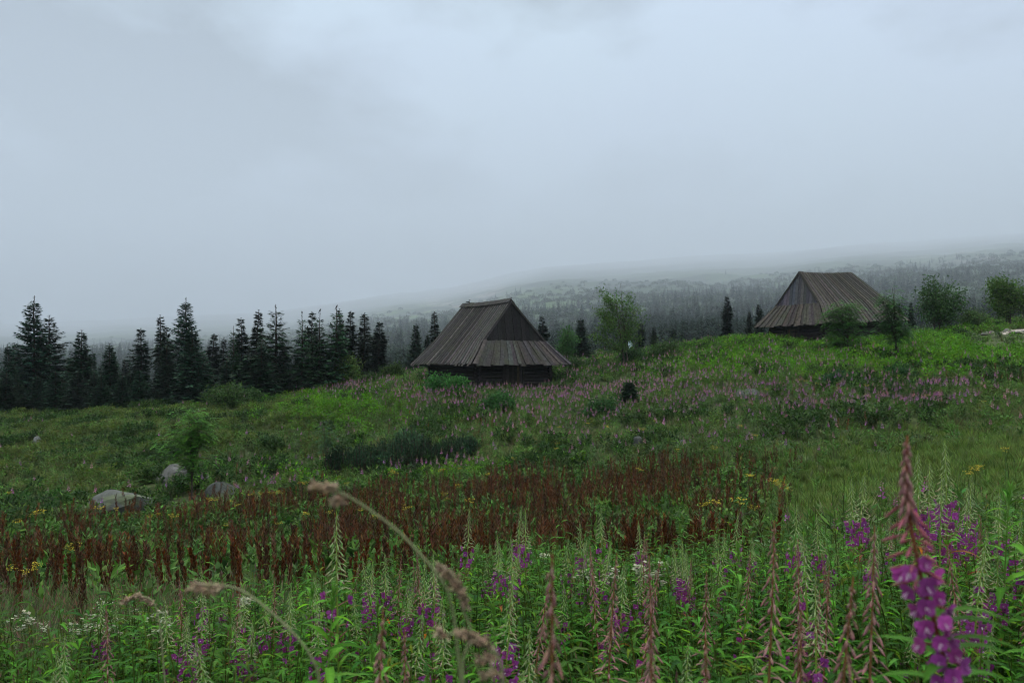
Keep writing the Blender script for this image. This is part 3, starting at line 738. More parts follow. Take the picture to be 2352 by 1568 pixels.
# ------------------------------------------------------------------ broadleaf trees and shrubs
def broadleaf(seed, H, blobs, stems=1, nl=30, nspray=900, leaf=0.09, lw=0.45, col=(0.03, 0.07, 0.02), pinnate=False, spread=0.28, trunk_r=0.06, start=0.25, base_spread=0.1, barkc=(0.05, 0.04, 0.032)):
    """blobs: (x,y,z,rx,ry,rz,weight) ellipsoids of the crown in metres"""
    r = np.random.default_rng(seed); tr = Geo(); lf = Geo()
    bl = np.array(blobs, float); pw = bl[:, 6] / bl[:, 6].sum(); paths = []
    st = []
    for s in range(stems):
        a = r.random() * 6.3; top = np.array([bl[:, 0].mean() + (r.random() - .5) * base_spread * 3, (r.random() - .5) * base_spread * 2, H * (0.95 - 0.15 * r.random() * (s > 0))])
        b0 = np.array([math.cos(a), math.sin(a), 0]) * base_spread * (s > 0)
        n_ = 9; u = np.linspace(0, 1, n_)[:, None]; p = b0 * (1 - u) + top * u; p[:, :2] += np.cumsum((r.random((n_, 2)) - .5) * H * .02, 0) * u; p[0, 2] = -.1
        tube(tr, p, np.interp(u[:, 0], [0, 1], [trunk_r, trunk_r * .12]), barkc, 6); st.append(p)
    ends = []
    for i in range(nl):
        b = bl[r.choice(len(bl), p=pw)]; d = nrm(r.normal(size=3)); rad = r.random() ** 0.3 * 1.05
        e = b[:3] + d * b[3:6] * rad
        s = st[r.integers(len(st))]; zt = max(start * H, min(e[2] * (0.45 + 0.3 * r.random()), H * .9))
        k_ = np.clip(zt / H, 0, 1) * (len(s) - 1); k0 = int(k_); o_ = s[k0] + (s[min(k0 + 1, len(s) - 1)] - s[k0]) * (k_ - k0)
        n_ = 6; u = np.linspace(0, 1, n_)[:, None]; md = (o_ + e) / 2 + np.array([0, 0, -.08]) * np.linalg.norm(e - o_)
        p = o_ * (1 - u) ** 2 + 2 * md * u * (1 - u) + e * u ** 2; p += (r.random(p.shape) - .5) * .04 * np.linalg.norm(e - o_) * (u > 0)
        tube(tr, p, np.interp(u[:, 0], [0, 1], [trunk_r * .3, trunk_r * .06]), barkc, 4); paths.append(p)
    per = max(1, nspray // nl)
    for p in paths:
        # twigs off each limb
        for q in range(per):
            u = 0.3 + 0.7 * r.random() ** .42; k_ = u * (len(p) - 1); k0 = min(int(k_), len(p) - 2); o_ = p[k0] + (p[k0 + 1] - p[k0]) * (k_ - k0)
            c0 = o_ + r.normal(size=3) * spread * np.array([1, 1, .8]) * (0.5 + .5 * u)
            if q % 3 == 0: tube(tr, [o_, (o_ + c0) / 2 + np.array([0, 0, .02]), c0], np.array([.006, .004, .002]), barkc, 3)
            az = math.atan2(c0[1] - o_[1], c0[0] - o_[0]) + r.normal() * .8
            d = nrm([math.cos(az), math.sin(az), 0.1 + r.normal() * .35]); sv = nrm(np.cross(d, [0, 0, 1.])); c = jit(col, .35, r)
            if pinnate:
                m = 5; tt = np.repeat(np.linspace(.2, 1, m), 2); sg = np.tile([1, -1], m)[:, None]
                bp = c0 + d[None] * tt[:, None] * leaf * 2.2 + np.array([0, 0, -1.])[None] * (tt ** 2)[:, None] * leaf * .8
                dd = nrm(d[None] * .5 + sv[None] * sg + np.array([0, 0, -.25])[None] + (r.random((2 * m, 3)) - .5) * .2)
                diamonds(lf, bp, dd, nrm(np.cross(dd, np.array([0, 0, 1.])[None] + (r.random((2 * m, 3)) - .5) * .5)), leaf, leaf * lw, jits(c, 2 * m, .12, r))
            else:
                m = 6; dd = nrm(d[None] + r.normal(size=(m, 3)) * .7); bp = c0 + r.normal(size=(m, 3)) * leaf * .9
                diamonds(lf, bp, dd, nrm(np.cross(dd, r.normal(size=(m, 3)))), leaf * (.7 + .6 * r.random(m)), leaf * lw, jits(c, m, .2, r))
    return mesh("foliage", lf, M_LEAF), mesh("trunk", tr, M_BARK, True)
def put_tree(name, label, cat, ms, loc, yaw=0, scale=1.0, group=None):
    t = thing(name, label, cat, loc, (0, 0, yaw), scale, group); obj("trunk", ms[1], t); obj("crown", ms[0], t); return t
def S(D_): return D_ / FP     # metres per 2352-frame pixel at a distance
# willow right of the middle hut
b = gpt(1443, 842, 40, 62); s = S(b.y); q = lambda x, y: ((x - 1443) * s, 0, (HY - y) * s + EYE - b.z)
def ell(x, y, rx, ry, w_, dy=0): X, _, Z = q(x, y); return (X, dy, Z, rx * s * 1.25, rx * s, ry * s * .95, w_)
ms = broadleaf(21, (842 - 640) * s, [ell(1398, 668, 20, 26, 1), ell(1425, 690, 32, 26, 1.4), ell(1385, 700, 24, 24, 1.2), ell(1450, 720, 26, 30, 1.3), ell(1405, 745, 38, 30, 2.2), ell(1375, 765, 14, 22, .8), ell(1465, 708, 14, 10, .5), ell(1450, 770, 26, 20, .8), ell(1410, 790, 30, 16, .7)],
    2, 62, 900, .18, .42, (0.065, 0.118, 0.034), False, .13, .055, .18, .25)
put_tree("willow_tree", "tall sparse willow with airy light leaves, right of the middle hut", "willow", ms, b)
# rowan A, teardrop in front of the right hut
b = gpt(1944, 815, 35, 56); s = S(b.y); q = lambda x, y: ((x - 1944) * s, 0, (HY - y) * s + EYE - b.z)
ms = broadleaf(22, (815 - 690) * s, [ell(1925, 725, 34, 30, 2.5), ell(1960, 728, 20, 30, 1.6), ell(1935, 765, 38, 30, 2.5), ell(1905, 700, 13, 18, .7), ell(1965, 702, 10, 14, .5), ell(1945, 795, 20, 20, 1)],
    5, 50, 1000, .16, .42, (0.060, 0.145, 0.036), True, .22, .04, .1, .25)
put_tree("rowan_tree", "dense teardrop-shaped rowan in front of the right hut's corner", "rowan", ms, b)
# rowan B with visible trunk
b = gpt(2060, 832, 30, 56); s = S(b.y); q = lambda x, y: ((x - 2060) * s, 0, (HY - y) * s + EYE - b.z)
ms = broadleaf(23, (832 - 650) * s, [ell(2040, 672, 16, 24, 1), ell(2050, 710, 28, 26, 1.6), ell(2055, 745, 42, 24, 2.2), ell(2080, 755, 22, 20, 1), ell(2025, 690, 10, 16, .4), ell(2050, 775, 26, 12, .8)],
    1, 45, 760, .16, .42, (0.055, 0.130, 0.040), True, .2, .07, .3, .1)
put_tree("rowan_tree", "taller rowan on a bare dark trunk at the right end of the right hut", "rowan", ms, b)
# dark leafy tree C
b = gxd(2155, 66); s = S(66); q = lambda x, y: ((x - 2155) * s, 0, (HY - y) * s + EYE - b.z)
ms = broadleaf(24, (745 - 622) * s, [ell(2135, 650, 16, 24, 1), ell(2165, 645, 12, 22, .9), ell(2150, 690, 28, 26, 2.2), ell(2195, 670, 14, 22, .7), ell(2150, 715, 40, 20, 2.2), ell(2105, 665, 8, 6, .15), ell(2195, 700, 20, 22, 1), ell(2175, 725, 30, 14, 1)],
    3, 55, 900, .25, .45, (0.042, 0.085, 0.030), False, .2, .06, .15, .3)
put_tree("willow_tree", "dark round-crowned leafy tree right of the right hut, standing free against the mist", "tree", ms, b)
b = gxd(2320, 68); s = S(68); q = lambda x, y: ((x - 2320) * s, 0, (HY - y) * s + EYE - b.z)
ms = broadleaf(25, (740 - 630) * s, [ell(2300, 650, 20, 22, 1.2), ell(2320, 670, 36, 24, 2), ell(2350, 690, 40, 30, 2.4), ell(2290, 700, 30, 24, 1.6), ell(2380, 660, 30, 30, 1.5), ell(2275, 665, 8, 8, .2)],
    3, 60, 1100, .25, .45, (0.060, 0.110, 0.030), False, .24, .06, .12, .4)
put_tree("willow_tree", "wide leafy tree cut by the right edge of the picture", "tree", ms, b)
# rowan in the left meadow
b = gpt(442, 1150, 15, 40); s = S(b.y); q = lambda x, y: ((x - 442) * s, 0, (HY - y) * s + EYE - b.z)
ms = broadleaf(26, (1158 - 930) * s, [ell(435, 945, 16, 22, .8), ell(425, 985, 36, 30, 2.0), ell(455, 1000, 30, 34, 1.8), ell(410, 1020, 32, 28, 1.6), ell(450, 1045, 36, 22, 1.5), ell(475, 960, 10, 16, .3)],
    4, 54, 860, .10, .45, (0.075, 0.185, 0.036), True, .17, .022, .3, .14)
put_tree("rowan_tree", "small several-stemmed rowan between boulders in the left meadow", "rowan", ms, b)
# slender rowan
b = gpt(750, 1104, 15, 40); s = S(b.y); q = lambda x, y: ((x - 750) * s, 0, (HY - y) * s + EYE - b.z)
ms = broadleaf(27, (1104 - 960) * s, [ell(738, 975, 10, 16, 1), ell(752, 1000, 18, 18, 1.5), ell(748, 1025, 12, 14, 1)], 1, 22, 200, .075, .42, (0.042, 0.095, 0.045), True, .1, .018, .45, .05)
put_tree("rowan_tree", "slim young rowan with bluish leaves left of the dark pine thicket", "rowan", ms, b)
# shrubs
def shrub(seed, wpx, hpx, Dp, col, leaf=.1, n=700, spread=.22):
    s_ = S(Dp); W_, H_ = wpx * s_ / 2, hpx * s_
    return broadleaf(seed, H_, [(0, 0, H_ * .5, W_ * .9, W_ * .7, H_ * .45, 2), (-W_ * .5, 0, H_ * .4, W_ * .5, W_ * .5, H_ * .4, 1), (W_ * .4, .1, H_ * .6, W_ * .5, W_ * .5, H_ * .35, 1)], 4, max(14, n // 22), n, leaf, .45, col, False, spread, .03, .05, W_ * .3)
shr = [(515, 950, 876, 90, "rounded dark leafy shrub at the foot of the wood, left of the centre", (0.030, 0.055, 0.018), 52, 61),
       (572, 948, 900, 60, "low leafy shrub right of the rounded dark one", (0.026, 0.050, 0.018), 54, 62),
       (798, 868, 812, 56, "light green shrub at the right foot of the wood", (0.045, 0.075, 0.022), 60, 63),
       (1302, 810, 745, 50, "green round bush left of the full spruce behind the brow", (0.030, 0.070, 0.022), 72, 64),
       (1010, 893, 852, 54, "bright green elder bush against the middle hut's left wall", (0.028, 0.080, 0.022), 49.0, 65),
       (1046, 905, 868, 44, "lower elder bush by the middle hut's near corner", (0.028, 0.078, 0.022), 48.5, 66),
       (902, 868, 838, 44, "squat dark juniper on the brow left of the middle hut", (0.022, 0.040, 0.012), 62, 67),
       (851, 886, 858, 28, "small dark juniper near the end of the wood", (0.020, 0.036, 0.012), 58, 68),
       (1452, 832, 800, 60, "dark low shrub under the sparse willow", (0.026, 0.05, 0.02), 60, 69),
       (1525, 818, 782, 80, "spreading dark green shrub on the brow right of the willow", (0.028, 0.052, 0.018), 60, 70),
       (2236, 742, 704, 60, "low bush between the free-standing leafy tree and the one at the edge", (0.04, 0.07, 0.024), 66, 71),
       (1315, 865, 828, 50, "dark bush beyond the middle hut's right eave", (0.022, 0.04, 0.014), 60, 72),
       (1925, 912, 880, 44, "dark rounded herb bush in the flowers below the right hut", (0.018, 0.045, 0.018), 40, 73),
       (2075, 905, 870, 60, "dark leafy bush in the flowers below the taller rowan", (0.020, 0.046, 0.018), 40, 74),
       (1380, 955, 920, 60, "dark green bush left of the young lone spruce", (0.022, 0.05, 0.018), 40, 75),
       (1145, 945, 905, 90, "leafy green bush in front of the middle hut's doorstep", (0.028, 0.07, 0.022), 44, 76)]
for x, yb, yt, wp, lb, c_, Dp, sd_ in shr:
    b = gxd(x, Dp); hp = max(18, (b.z * -1 + EYE) * 0 + (HY - yt) - (HY - (HY - (b.z - EYE) / Dp * FP)))
    ms = shrub(sd_, wp, hp, Dp, tuple(np.array(c_) * 1.5), .17, 650 if wp > 40 else 350, .2)
    put_tree("shrub", lb, "shrub", ms, b, 0)
# dwarf mountain pine thicket: separate bushes
def pine_bush(seed, W_, H_):
    r = np.random.default_rng(seed); tr = Geo(); lf = Geo()
    for i in range(70):
        a = r.random() * 6.28; rr = r.random() ** .5 * W_; bx, by = math.cos(a) * rr, math.sin(a) * rr
        h = H_ * (1 - .45 * (rr / W_) ** 2) * (.75 + .35 * r.random())
        p = np.array([[bx * .35, by * .35, 0], [bx * .85, by * .85, h * .3], [bx, by, h * .7], [bx * 1.02, by * 1.02, h]]); tube(tr, p, np.array([.03, .02, .012, .006]), (.035, .026, .02), 4)
        m = 46; u = .15 + .85 * r.random(m); k_ = u * 3; k0 = np.minimum(k_.astype(int), 2); o_ = p[k0] + (p[k0 + 1] - p[k0]) * (k_ - k0)[:, None]
        o_ = o_ + r.normal(size=(m, 3)) * .05
        d = nrm(r.normal(size=(m, 3)) * .7 + np.array([0, 0, .9])); diamonds(lf, o_, d, nrm(np.cross(d, r.normal(size=(m, 3)))), .13, .03, jits((0.022, 0.048, 0.024), m, .4, r))
    return mesh("foliage", lf, M_NEED), mesh("branches", tr, M_BARK)
for i, (x, yb, W_, H_, lb) in enumerate([(785, 1092, .62, .95, "leftmost bush of the dark dwarf pine thicket"), (845, 1092, .72, 1.1, "dark dwarf pine bush, second from the thicket's left end"),
        (905, 1085, .78, 1.15, "dark dwarf pine bush in the middle of the thicket"), (970, 1076, .75, 1.05, "dark dwarf pine bush, second from the thicket's right end"), (1035, 1066, .7, .95, "dark dwarf pine bush at the thicket's right end"),
        (940, 1050, .7, 1.0, "dwarf pine bush behind the middle of the thicket"), (1072, 1050, .45, .7, "small dwarf pine bush tapering off the thicket to the right")]):
    b = gpt(x, yb, 15, 45); ms = pine_bush(80 + i, W_ * 1.1, H_ * 1.25)
    t = thing("dwarf_pine", lb, "dwarf pine", b, (0, 0, i), 1.0, "dwarf pines of the dark thicket"); obj("foliage", ms[0], t); obj("branch", ms[1], t)

# ------------------------------------------------------------------ boulders
def rock(seed, sx, sy, sz, tint=(1, 1, 1), flat=.5):
    r = np.random.default_rng(seed); bm_n = 14; g = Geo()
    th = np.linspace(0, np.pi, bm_n)[:, None]; ph_ = np.linspace(0, 2 * np.pi, 21)[None, :-1]
    d = np.stack([np.sin(th) * np.cos(ph_), np.sin(th) * np.sin(ph_), np.cos(th) * np.ones_like(ph_)], -1)
    rad = np.ones(d.shape[:2])
    for q in range(9):   # cut by random planes for flat facets
        nvec = nrm(r.normal(size=3)); h = .62 + .3 * r.random(); dt = d @ nvec; rad = np.where(dt > .05, np.minimum(rad, h / np.maximum(dt, .05)), rad)
    rad *= 1 + .05 * (r.random(rad.shape) - .5)
    V = d * rad[..., None] * np.array([sx, sy, sz]); i = np.arange(bm_n - 1)[:, None] * 20; j = np.arange(20)[None]; j2 = (j + 1) % 20
    g.add(V.reshape(-1, 3), np.stack([i + j, i + 20 + j, i + 20 + j2, i + j2], -1).reshape(-1, 4), tint)
    return mesh("rock", g, M_ROCK, False)
ROCKXY = []
rocks = [(262, 1180, 1130, 150, "large lichen-covered grey boulder sloping down to the left, in the left meadow", (.95, 1, .95), 31, -.28),
         (392, 1112, 1070, 66, "pale boulder behind the stems of the left meadow rowan", (1.3, 1.25, 1.3), 32, 0),
         (500, 1152, 1118, 70, "low boulder right of the left meadow rowan, half in weeds", (1, 1.05, 1), 33, 0),
         (80, 1024, 1010, 16, "tiny pale stone high in the left meadow", (2.2, 2.2, 2.3), 34, 0),
         (953, 1082, 1062, 42, "brownish stone at the foot of the dark pine thicket", (.9, .75, .7), 35, 0),
         (1722, 918, 899, 50, "flat grey boulder in the flowers below the right hut", (.7, .75, .7), 36, 0),
         (1702, 924, 903, 20, "small pale stone leaning on the flat grey boulder", (1.3, 1.35, 1.3), 37, 0),
         (1467, 1030, 1013, 28, "dark slab lying in the grass right of the centre", (.8, .85, .85), 38, 0),
         (1565, 1035, 1020, 24, "dark slab right of the other one in the grass", (.8, .85, .85), 39, 0)]
for x, yb, yt, wp, lb, tn, sd_, tilt in rocks:
    b = gpt(x, yb, 12, 60); s = S(b.y); h = (yb - yt) * s * .8 + .2; ROCKXY.append((b.x, b.y, wp * s * .6))
    o = obj("boulder", rock(sd_, wp * s / 2 * 1.25, wp * s / 2 * .9, h * .95, tn), None, (b.x, b.y + .2, b.z + .08)); o.rotation_euler = (0, tilt, 0)
    tag(o, lb, "boulder")
# stones by the gravel track on the right
trk = Geo(); n_ = 40
cx = np.linspace(2246, 2520, n_); cyy = np.interp(cx, [2246, 2300, 2352, 2520], [779, 772, 766, 752]); Dt = np.interp(cx, [2246, 2352, 2520], [60, 63, 66])
rowsV = []
for k_ in range(-4, 5):
    X = (cx - HX) / FP * (Dt + k_ * .42); Y = Dt + k_ * .42 + .15 * np.sin(cx * .21 + k_ * .5); rowsV.append(np.stack([X, Y, ground(X, Y) + .05 + .0 * k_], -1))
V = np.stack(rowsV, 0); i = np.arange(8)[:, None] * n_; j = np.arange(n_ - 1)[None]
trk.add(V.reshape(-1, 3), np.stack([i + j, i + j + 1, i + n_ + j + 1, i + n_ + j], -1).reshape(-1, 4), (0.27, 0.235, 0.21))
tag(obj("path", mesh("path", trk, M_GRAVEL)), kind="structure")
stn = [(2264, 767, 758, 17, "reddish pale stone at the left end of the gravel track"), (2277, 764, 757, 12, "small angular stone second from the left end of the track"), (2295, 765, 759, 14, "flat white-topped stone on the gravel track"),
       (2313, 764, 753, 16, "tallest pale stone, perched beside the gravel track"), (2340, 778, 771, 24, "wide flat stone in the grass below the track"), (2350, 764, 756, 12, "stone at the picture's right edge above the track"), (2238, 793, 788, 9, "tiny pale stone in the herbs left of the track")]
for i, (x, yb, yt, wp, lb) in enumerate(stn):
    Dp = 61 + .5 * i if i < 4 else 60; b = gxd(x, Dp); s = S(Dp); b.z = max(b.z, P(x, yb, Dp).z - .1)
    o = obj("stone", rock(50 + i, wp * s / 2 * 1.2, wp * s / 2, (yb - yt) * s * .8, (2.3, 2.1, 2.05)), None, (b.x, b.y, b.z + .05)); tag(o, lb, "stone", "pale stones by the track")

# ------------------------------------------------------------------ hiker far behind the willow
def person():
    me = bpy.data.meshes.new("body"); V = [(0, 0, .95), (0, 0, 1.15), (0, 0, 1.38), (0, 0, 1.5), (0, 0.01, 1.66), (-.09, 0, .9), (-.1, .02, .5), (-.1, 0, .08), (-.1, -.12, .03), (.09, 0, .9), (.11, -.05, .5), (.12, .05, .08), (.12, -.07, .03),
        (-.19, 0, 1.4), (-.24, .02, 1.12), (-.22, -.1, .9), (.19, 0, 1.4), (.25, .02, 1.12), (.22, -.12, .92)]
    E = [(0, 1), (1, 2), (2, 3), (3, 4), (0, 5), (5, 6), (6, 7), (7, 8), (0, 9), (9, 10), (10, 11), (11, 12), (2, 13), (13, 14), (14, 15), (2, 16), (16, 17), (17, 18)]
    Rd = [.15, .14, .15, .06, .105, .09, .06, .045, .04, .09, .06, .045, .04, .06, .045, .035, .06, .045, .035]
    me.from_pydata(V, E, []); t = obj("person", me); sk = t.modifiers.new("skin", 'SKIN')
    for i, r_ in enumerate(Rd): me.skin_vertices[0].data[i].radius = (r_, r_)
    me.skin_vertices[0].data[0].use_root = True; t.modifiers.new("sub", 'SUBSURF').levels = 2
    m, n, l = newmat("white_clothes"); o_ = n.new("ShaderNodeOutputMaterial"); p = n.new("ShaderNodeBsdfPrincipled"); nz = n.new("ShaderNodeTexNoise"); nz.inputs["Scale"].default_value = 5
    rp = n.new("ShaderNodeValToRGB"); rp.color_ramp.elements[0].color = (.35, .55, .6, 1); rp.color_ramp.elements[1].color = (.45, .5, .5, 1); l.new(nz.outputs[0], rp.inputs[0]); l.new(rp.outputs[0], p.inputs[0]); l.new(p.outputs[0], o_.inputs[0]); me.materials.append(m)
    return t
pz = P(1447.5, 779, 100)
po = person(); po.location = (pz.x, 100, pz.z - 1.77); tag(po, "tiny pale-clothed person seen through the sparse willow's branches", "person")

# ------------------------------------------------------------------ plant templates (near fireweed is the detailed one)
GREEN = (0.052, 0.130, 0.022)
def fireweed(seed, kind="green", H=1.2, nleaf=46, flowers=14, lod=0):
    r = np.random.default_rng(seed); stem, fol, bud, flo = Geo(), Geo(), Geo(), Geo()
    n_ = 12; u = np.linspace(0, 1, n_); bendv = (r.random(2) - .5) * .10
    ax = np.c_[bendv[0] * u ** 2 * H, bendv[1] * u ** 2 * H, u * H]
    A = lambda t: np.array([np.interp(t, u, ax[:, 0]), np.interp(t, u, ax[:, 1]), t * H])
    sc = {"green": (0.17, 0.26, 0.05), "pink": (0.17, 0.075, 0.04), "leafy": (0.10, 0.18, 0.04)}[kind]
    sc0 = np.array([0.07, 0.09, 0.03]); cc = sc0[None] * (1 - u[:, None]) + np.array(sc)[None] * u[:, None]
    tube(stem, ax, np.interp(u, [0, .7, 1], [.0042, .003, .0012]), cc, 5)
    ltop = {"green": .72, "pink": .64, "leafy": .985}[kind]
    az = r.random() * 6
    for i in range(nleaf):
        f = i / nleaf; t = .12 + (ltop - .12) * f; az += 2.4 + (r.random() - .5) * .5
        ln = np.interp(f, [0, .3, .8, 1], [.10, .155, .115, .055]) * (.75 + .5 * r.random()); el = np.interp(f, [0, .5, 1], [.1, .45, .85]) + (r.random() - .5) * .4
        d = np.array([math.cos(az) * math.cos(el), math.sin(az) * math.cos(el), math.sin(el)])
        c = jit(GREEN, .45, r) * (.8 + .5 * f)
        if r.random() < .03: c = np.array([.16, .07, .03])
        if r.random() < .1: c = c * np.array([1.5, 1.25, .8])
        blade(fol, A(t), d, np.array([0, 0, 1.]) + (r.random(3) - .5) * .4, ln, ln * (.15 + .05 * r.random()), c, 4, .9 + .7 * r.random(), .3, (.3, .95, 1.0, .65, .05), rib=c * 1.5)
    if kind != "leafy":
        f0, f1 = (.70, .80) if kind == "green" else (.62, .70)
        nf = flowers if kind == "green" else int(flowers * .35)
        for i in range(nf):
            t = f0 + (f1 - f0) * i / max(1, nf); az += 2.4; dr = nrm([math.cos(az), math.sin(az), .05]); pl = .030 + .012 * r.random()
            c0 = A(t); c1 = c0 + dr * pl + np.array([0, 0, .008]); tube(bud, [c0, c1], .0011, (.16, .05, .06), 3)
            fw = nrm(dr + np.array([0, 0, -.15]) + (r.random(3) - .5) * .5); s1 = nrm(np.cross(fw, [0, 0, 1.])); s2 = np.cross(s1, fw)
            pc = jit((0.25, 0.065, 0.22), .3, r); size = .0155 * (.85 + .3 * r.random())
            for k_ in range(4):
                a = math.pi / 4 + k_ * math.pi / 2 + (r.random() - .5) * .3; dd = nrm(s1 * math.cos(a) + s2 * math.sin(a) + fw * .25)
                blade(flo, c1, dd, fw, size, size * .95, pc * (.9 + .2 * r.random()), 2, 0.1, -.15, (.3, 1.0, .55), rib=pc * .8)
                a2 = a + math.pi / 4; dd = nrm(s1 * math.cos(a2) + s2 * math.sin(a2) + fw * .1)
                blade(flo, c1, dd, fw, size * 1.05, size * .22, (.16, .03, .10), 1, 0, 0, (1, .2))
            for k_ in range(4):
                d3 = nrm(fw + (r.random(3) - .5) * .8 + np.array([0, 0, -.3])); diamonds(flo, [c1], [d3], [nrm(np.cross(d3, [.3, .2, 1.]))], .013, .0016, (.5, .42, .48))
        # seed pods below the open flowers
        for i in range(int(14 if kind == "green" else 6)):
            t = f0 - .07 + .07 * i / 14; az += 2.4; d = nrm([math.cos(az), math.sin(az), .5 + .4 * r.random()]); spindle(bud, A(t), A(t) + d * (.035 + .025 * r.random()), .0017, (.20, .06, .08), 4)
        nb = 56 if kind == "green" else 60
        for i in range(nb):
            f = i / nb; t = f1 + (.995 - f1) * f ** .85; az += 2.4
            if kind == "green":
                el = np.interp(f, [0, .35, 1], [.15, -.5, -.95]); ln = np.interp(f, [0, .3, .7, 1], [.042, .034, .022, .010]) * (.8 + .4 * r.random()); rr = np.interp(f, [0, .3, 1], [.0022, .0020, .0016])
                c = jit(np.array([.22, .28, .13]) * (1 - f * .25), .25, r); c2 = jit((.24, .10, .12), .2, r) if f < .35 else c * 1.1
            else:
                el = np.interp(f, [0, .4, 1], [.1, -.75, -1.15]); ln = np.interp(f, [0, .35, .8, 1], [.045, .034, .021, .010]) * (.55 + .75 * r.random()); rr = np.interp(f, [0, .3, 1], [.0032, .0028, .0022])
                c = jit((.19, .115, .095), .3, r); c2 = jit((.26, .11, .125), .3, r)
            d = nrm([math.cos(az) * math.cos(el), math.sin(az) * math.cos(el), math.sin(el)])
            p0 = A(t); p1 = p0 + d * ln * .45; tube(bud, [p0, p1], .0008, c, 3); d2 = nrm(d + np.array([0, 0, -.35])); spindle(bud, p1, p1 + d2 * ln * .7, rr, c, 4, c2)
    else:
        for i in range(22):
            az += 2.4; t = .93 + .065 * i / 22; d = nrm([math.cos(az) * .4, math.sin(az) * .4, 1.0]); diamonds(fol, [A(t)], [d], [nrm(np.cross(d, [0, 0, 1.]))], .035, .006, jit((.09, .19, .04), .2, r))
    out_ = [("stem", mesh("stem", stem, M_STEM)), ("foliage", mesh("foliage", fol, M_LEAF))]
    if kind != "leafy": out_ += [("bud_spike", mesh("bud_spike", bud, M_STEM)), ("blossom", mesh("blossom", flo, M_PETAL))]
    raw = (stem, fol, bud, flo)
    return out_, raw, ax[-1]
FW = {"green": [fireweed(100 + i, "green", 1.2, 50, (6, 16, 9, 20)[i]) for i in range(4)],
      "pink": [fireweed(120 + i, "pink", 1.2, 46, 10) for i in range(4)],
      "leafy": [fireweed(140 + i, "leafy", 1.0, 52) for i in range(3)]}
def put_fireweed(kind, v, base, tip, label, group, yaw=None, name="fireweed"):
    """stand a plant on the ground point `base` with its tip at `tip`"""
    parts, raw, ax = FW[kind][v % len(FW[kind])]
    H = 1.2 if kind != "leafy" else 1.0
    vec = Vector(tip) - Vector(base); sc = vec.length / math.hypot(H, 0); yaw = R.random() * 6.28 if yaw is None else yaw
    loc_tip = Vector(ax); rot = loc_tip.rotation_difference(vec).to_matrix() @ Matrix.Identity(3)
    # spin round the plant's own axis, then lean
    spin = Matrix.Rotation(yaw, 3, loc_tip.normalized())
    t = thing(name, label, "fireweed", base, (rot @ spin).to_euler(), sc, group)
    for nm, me in parts: obj(nm, me, t)
    return t
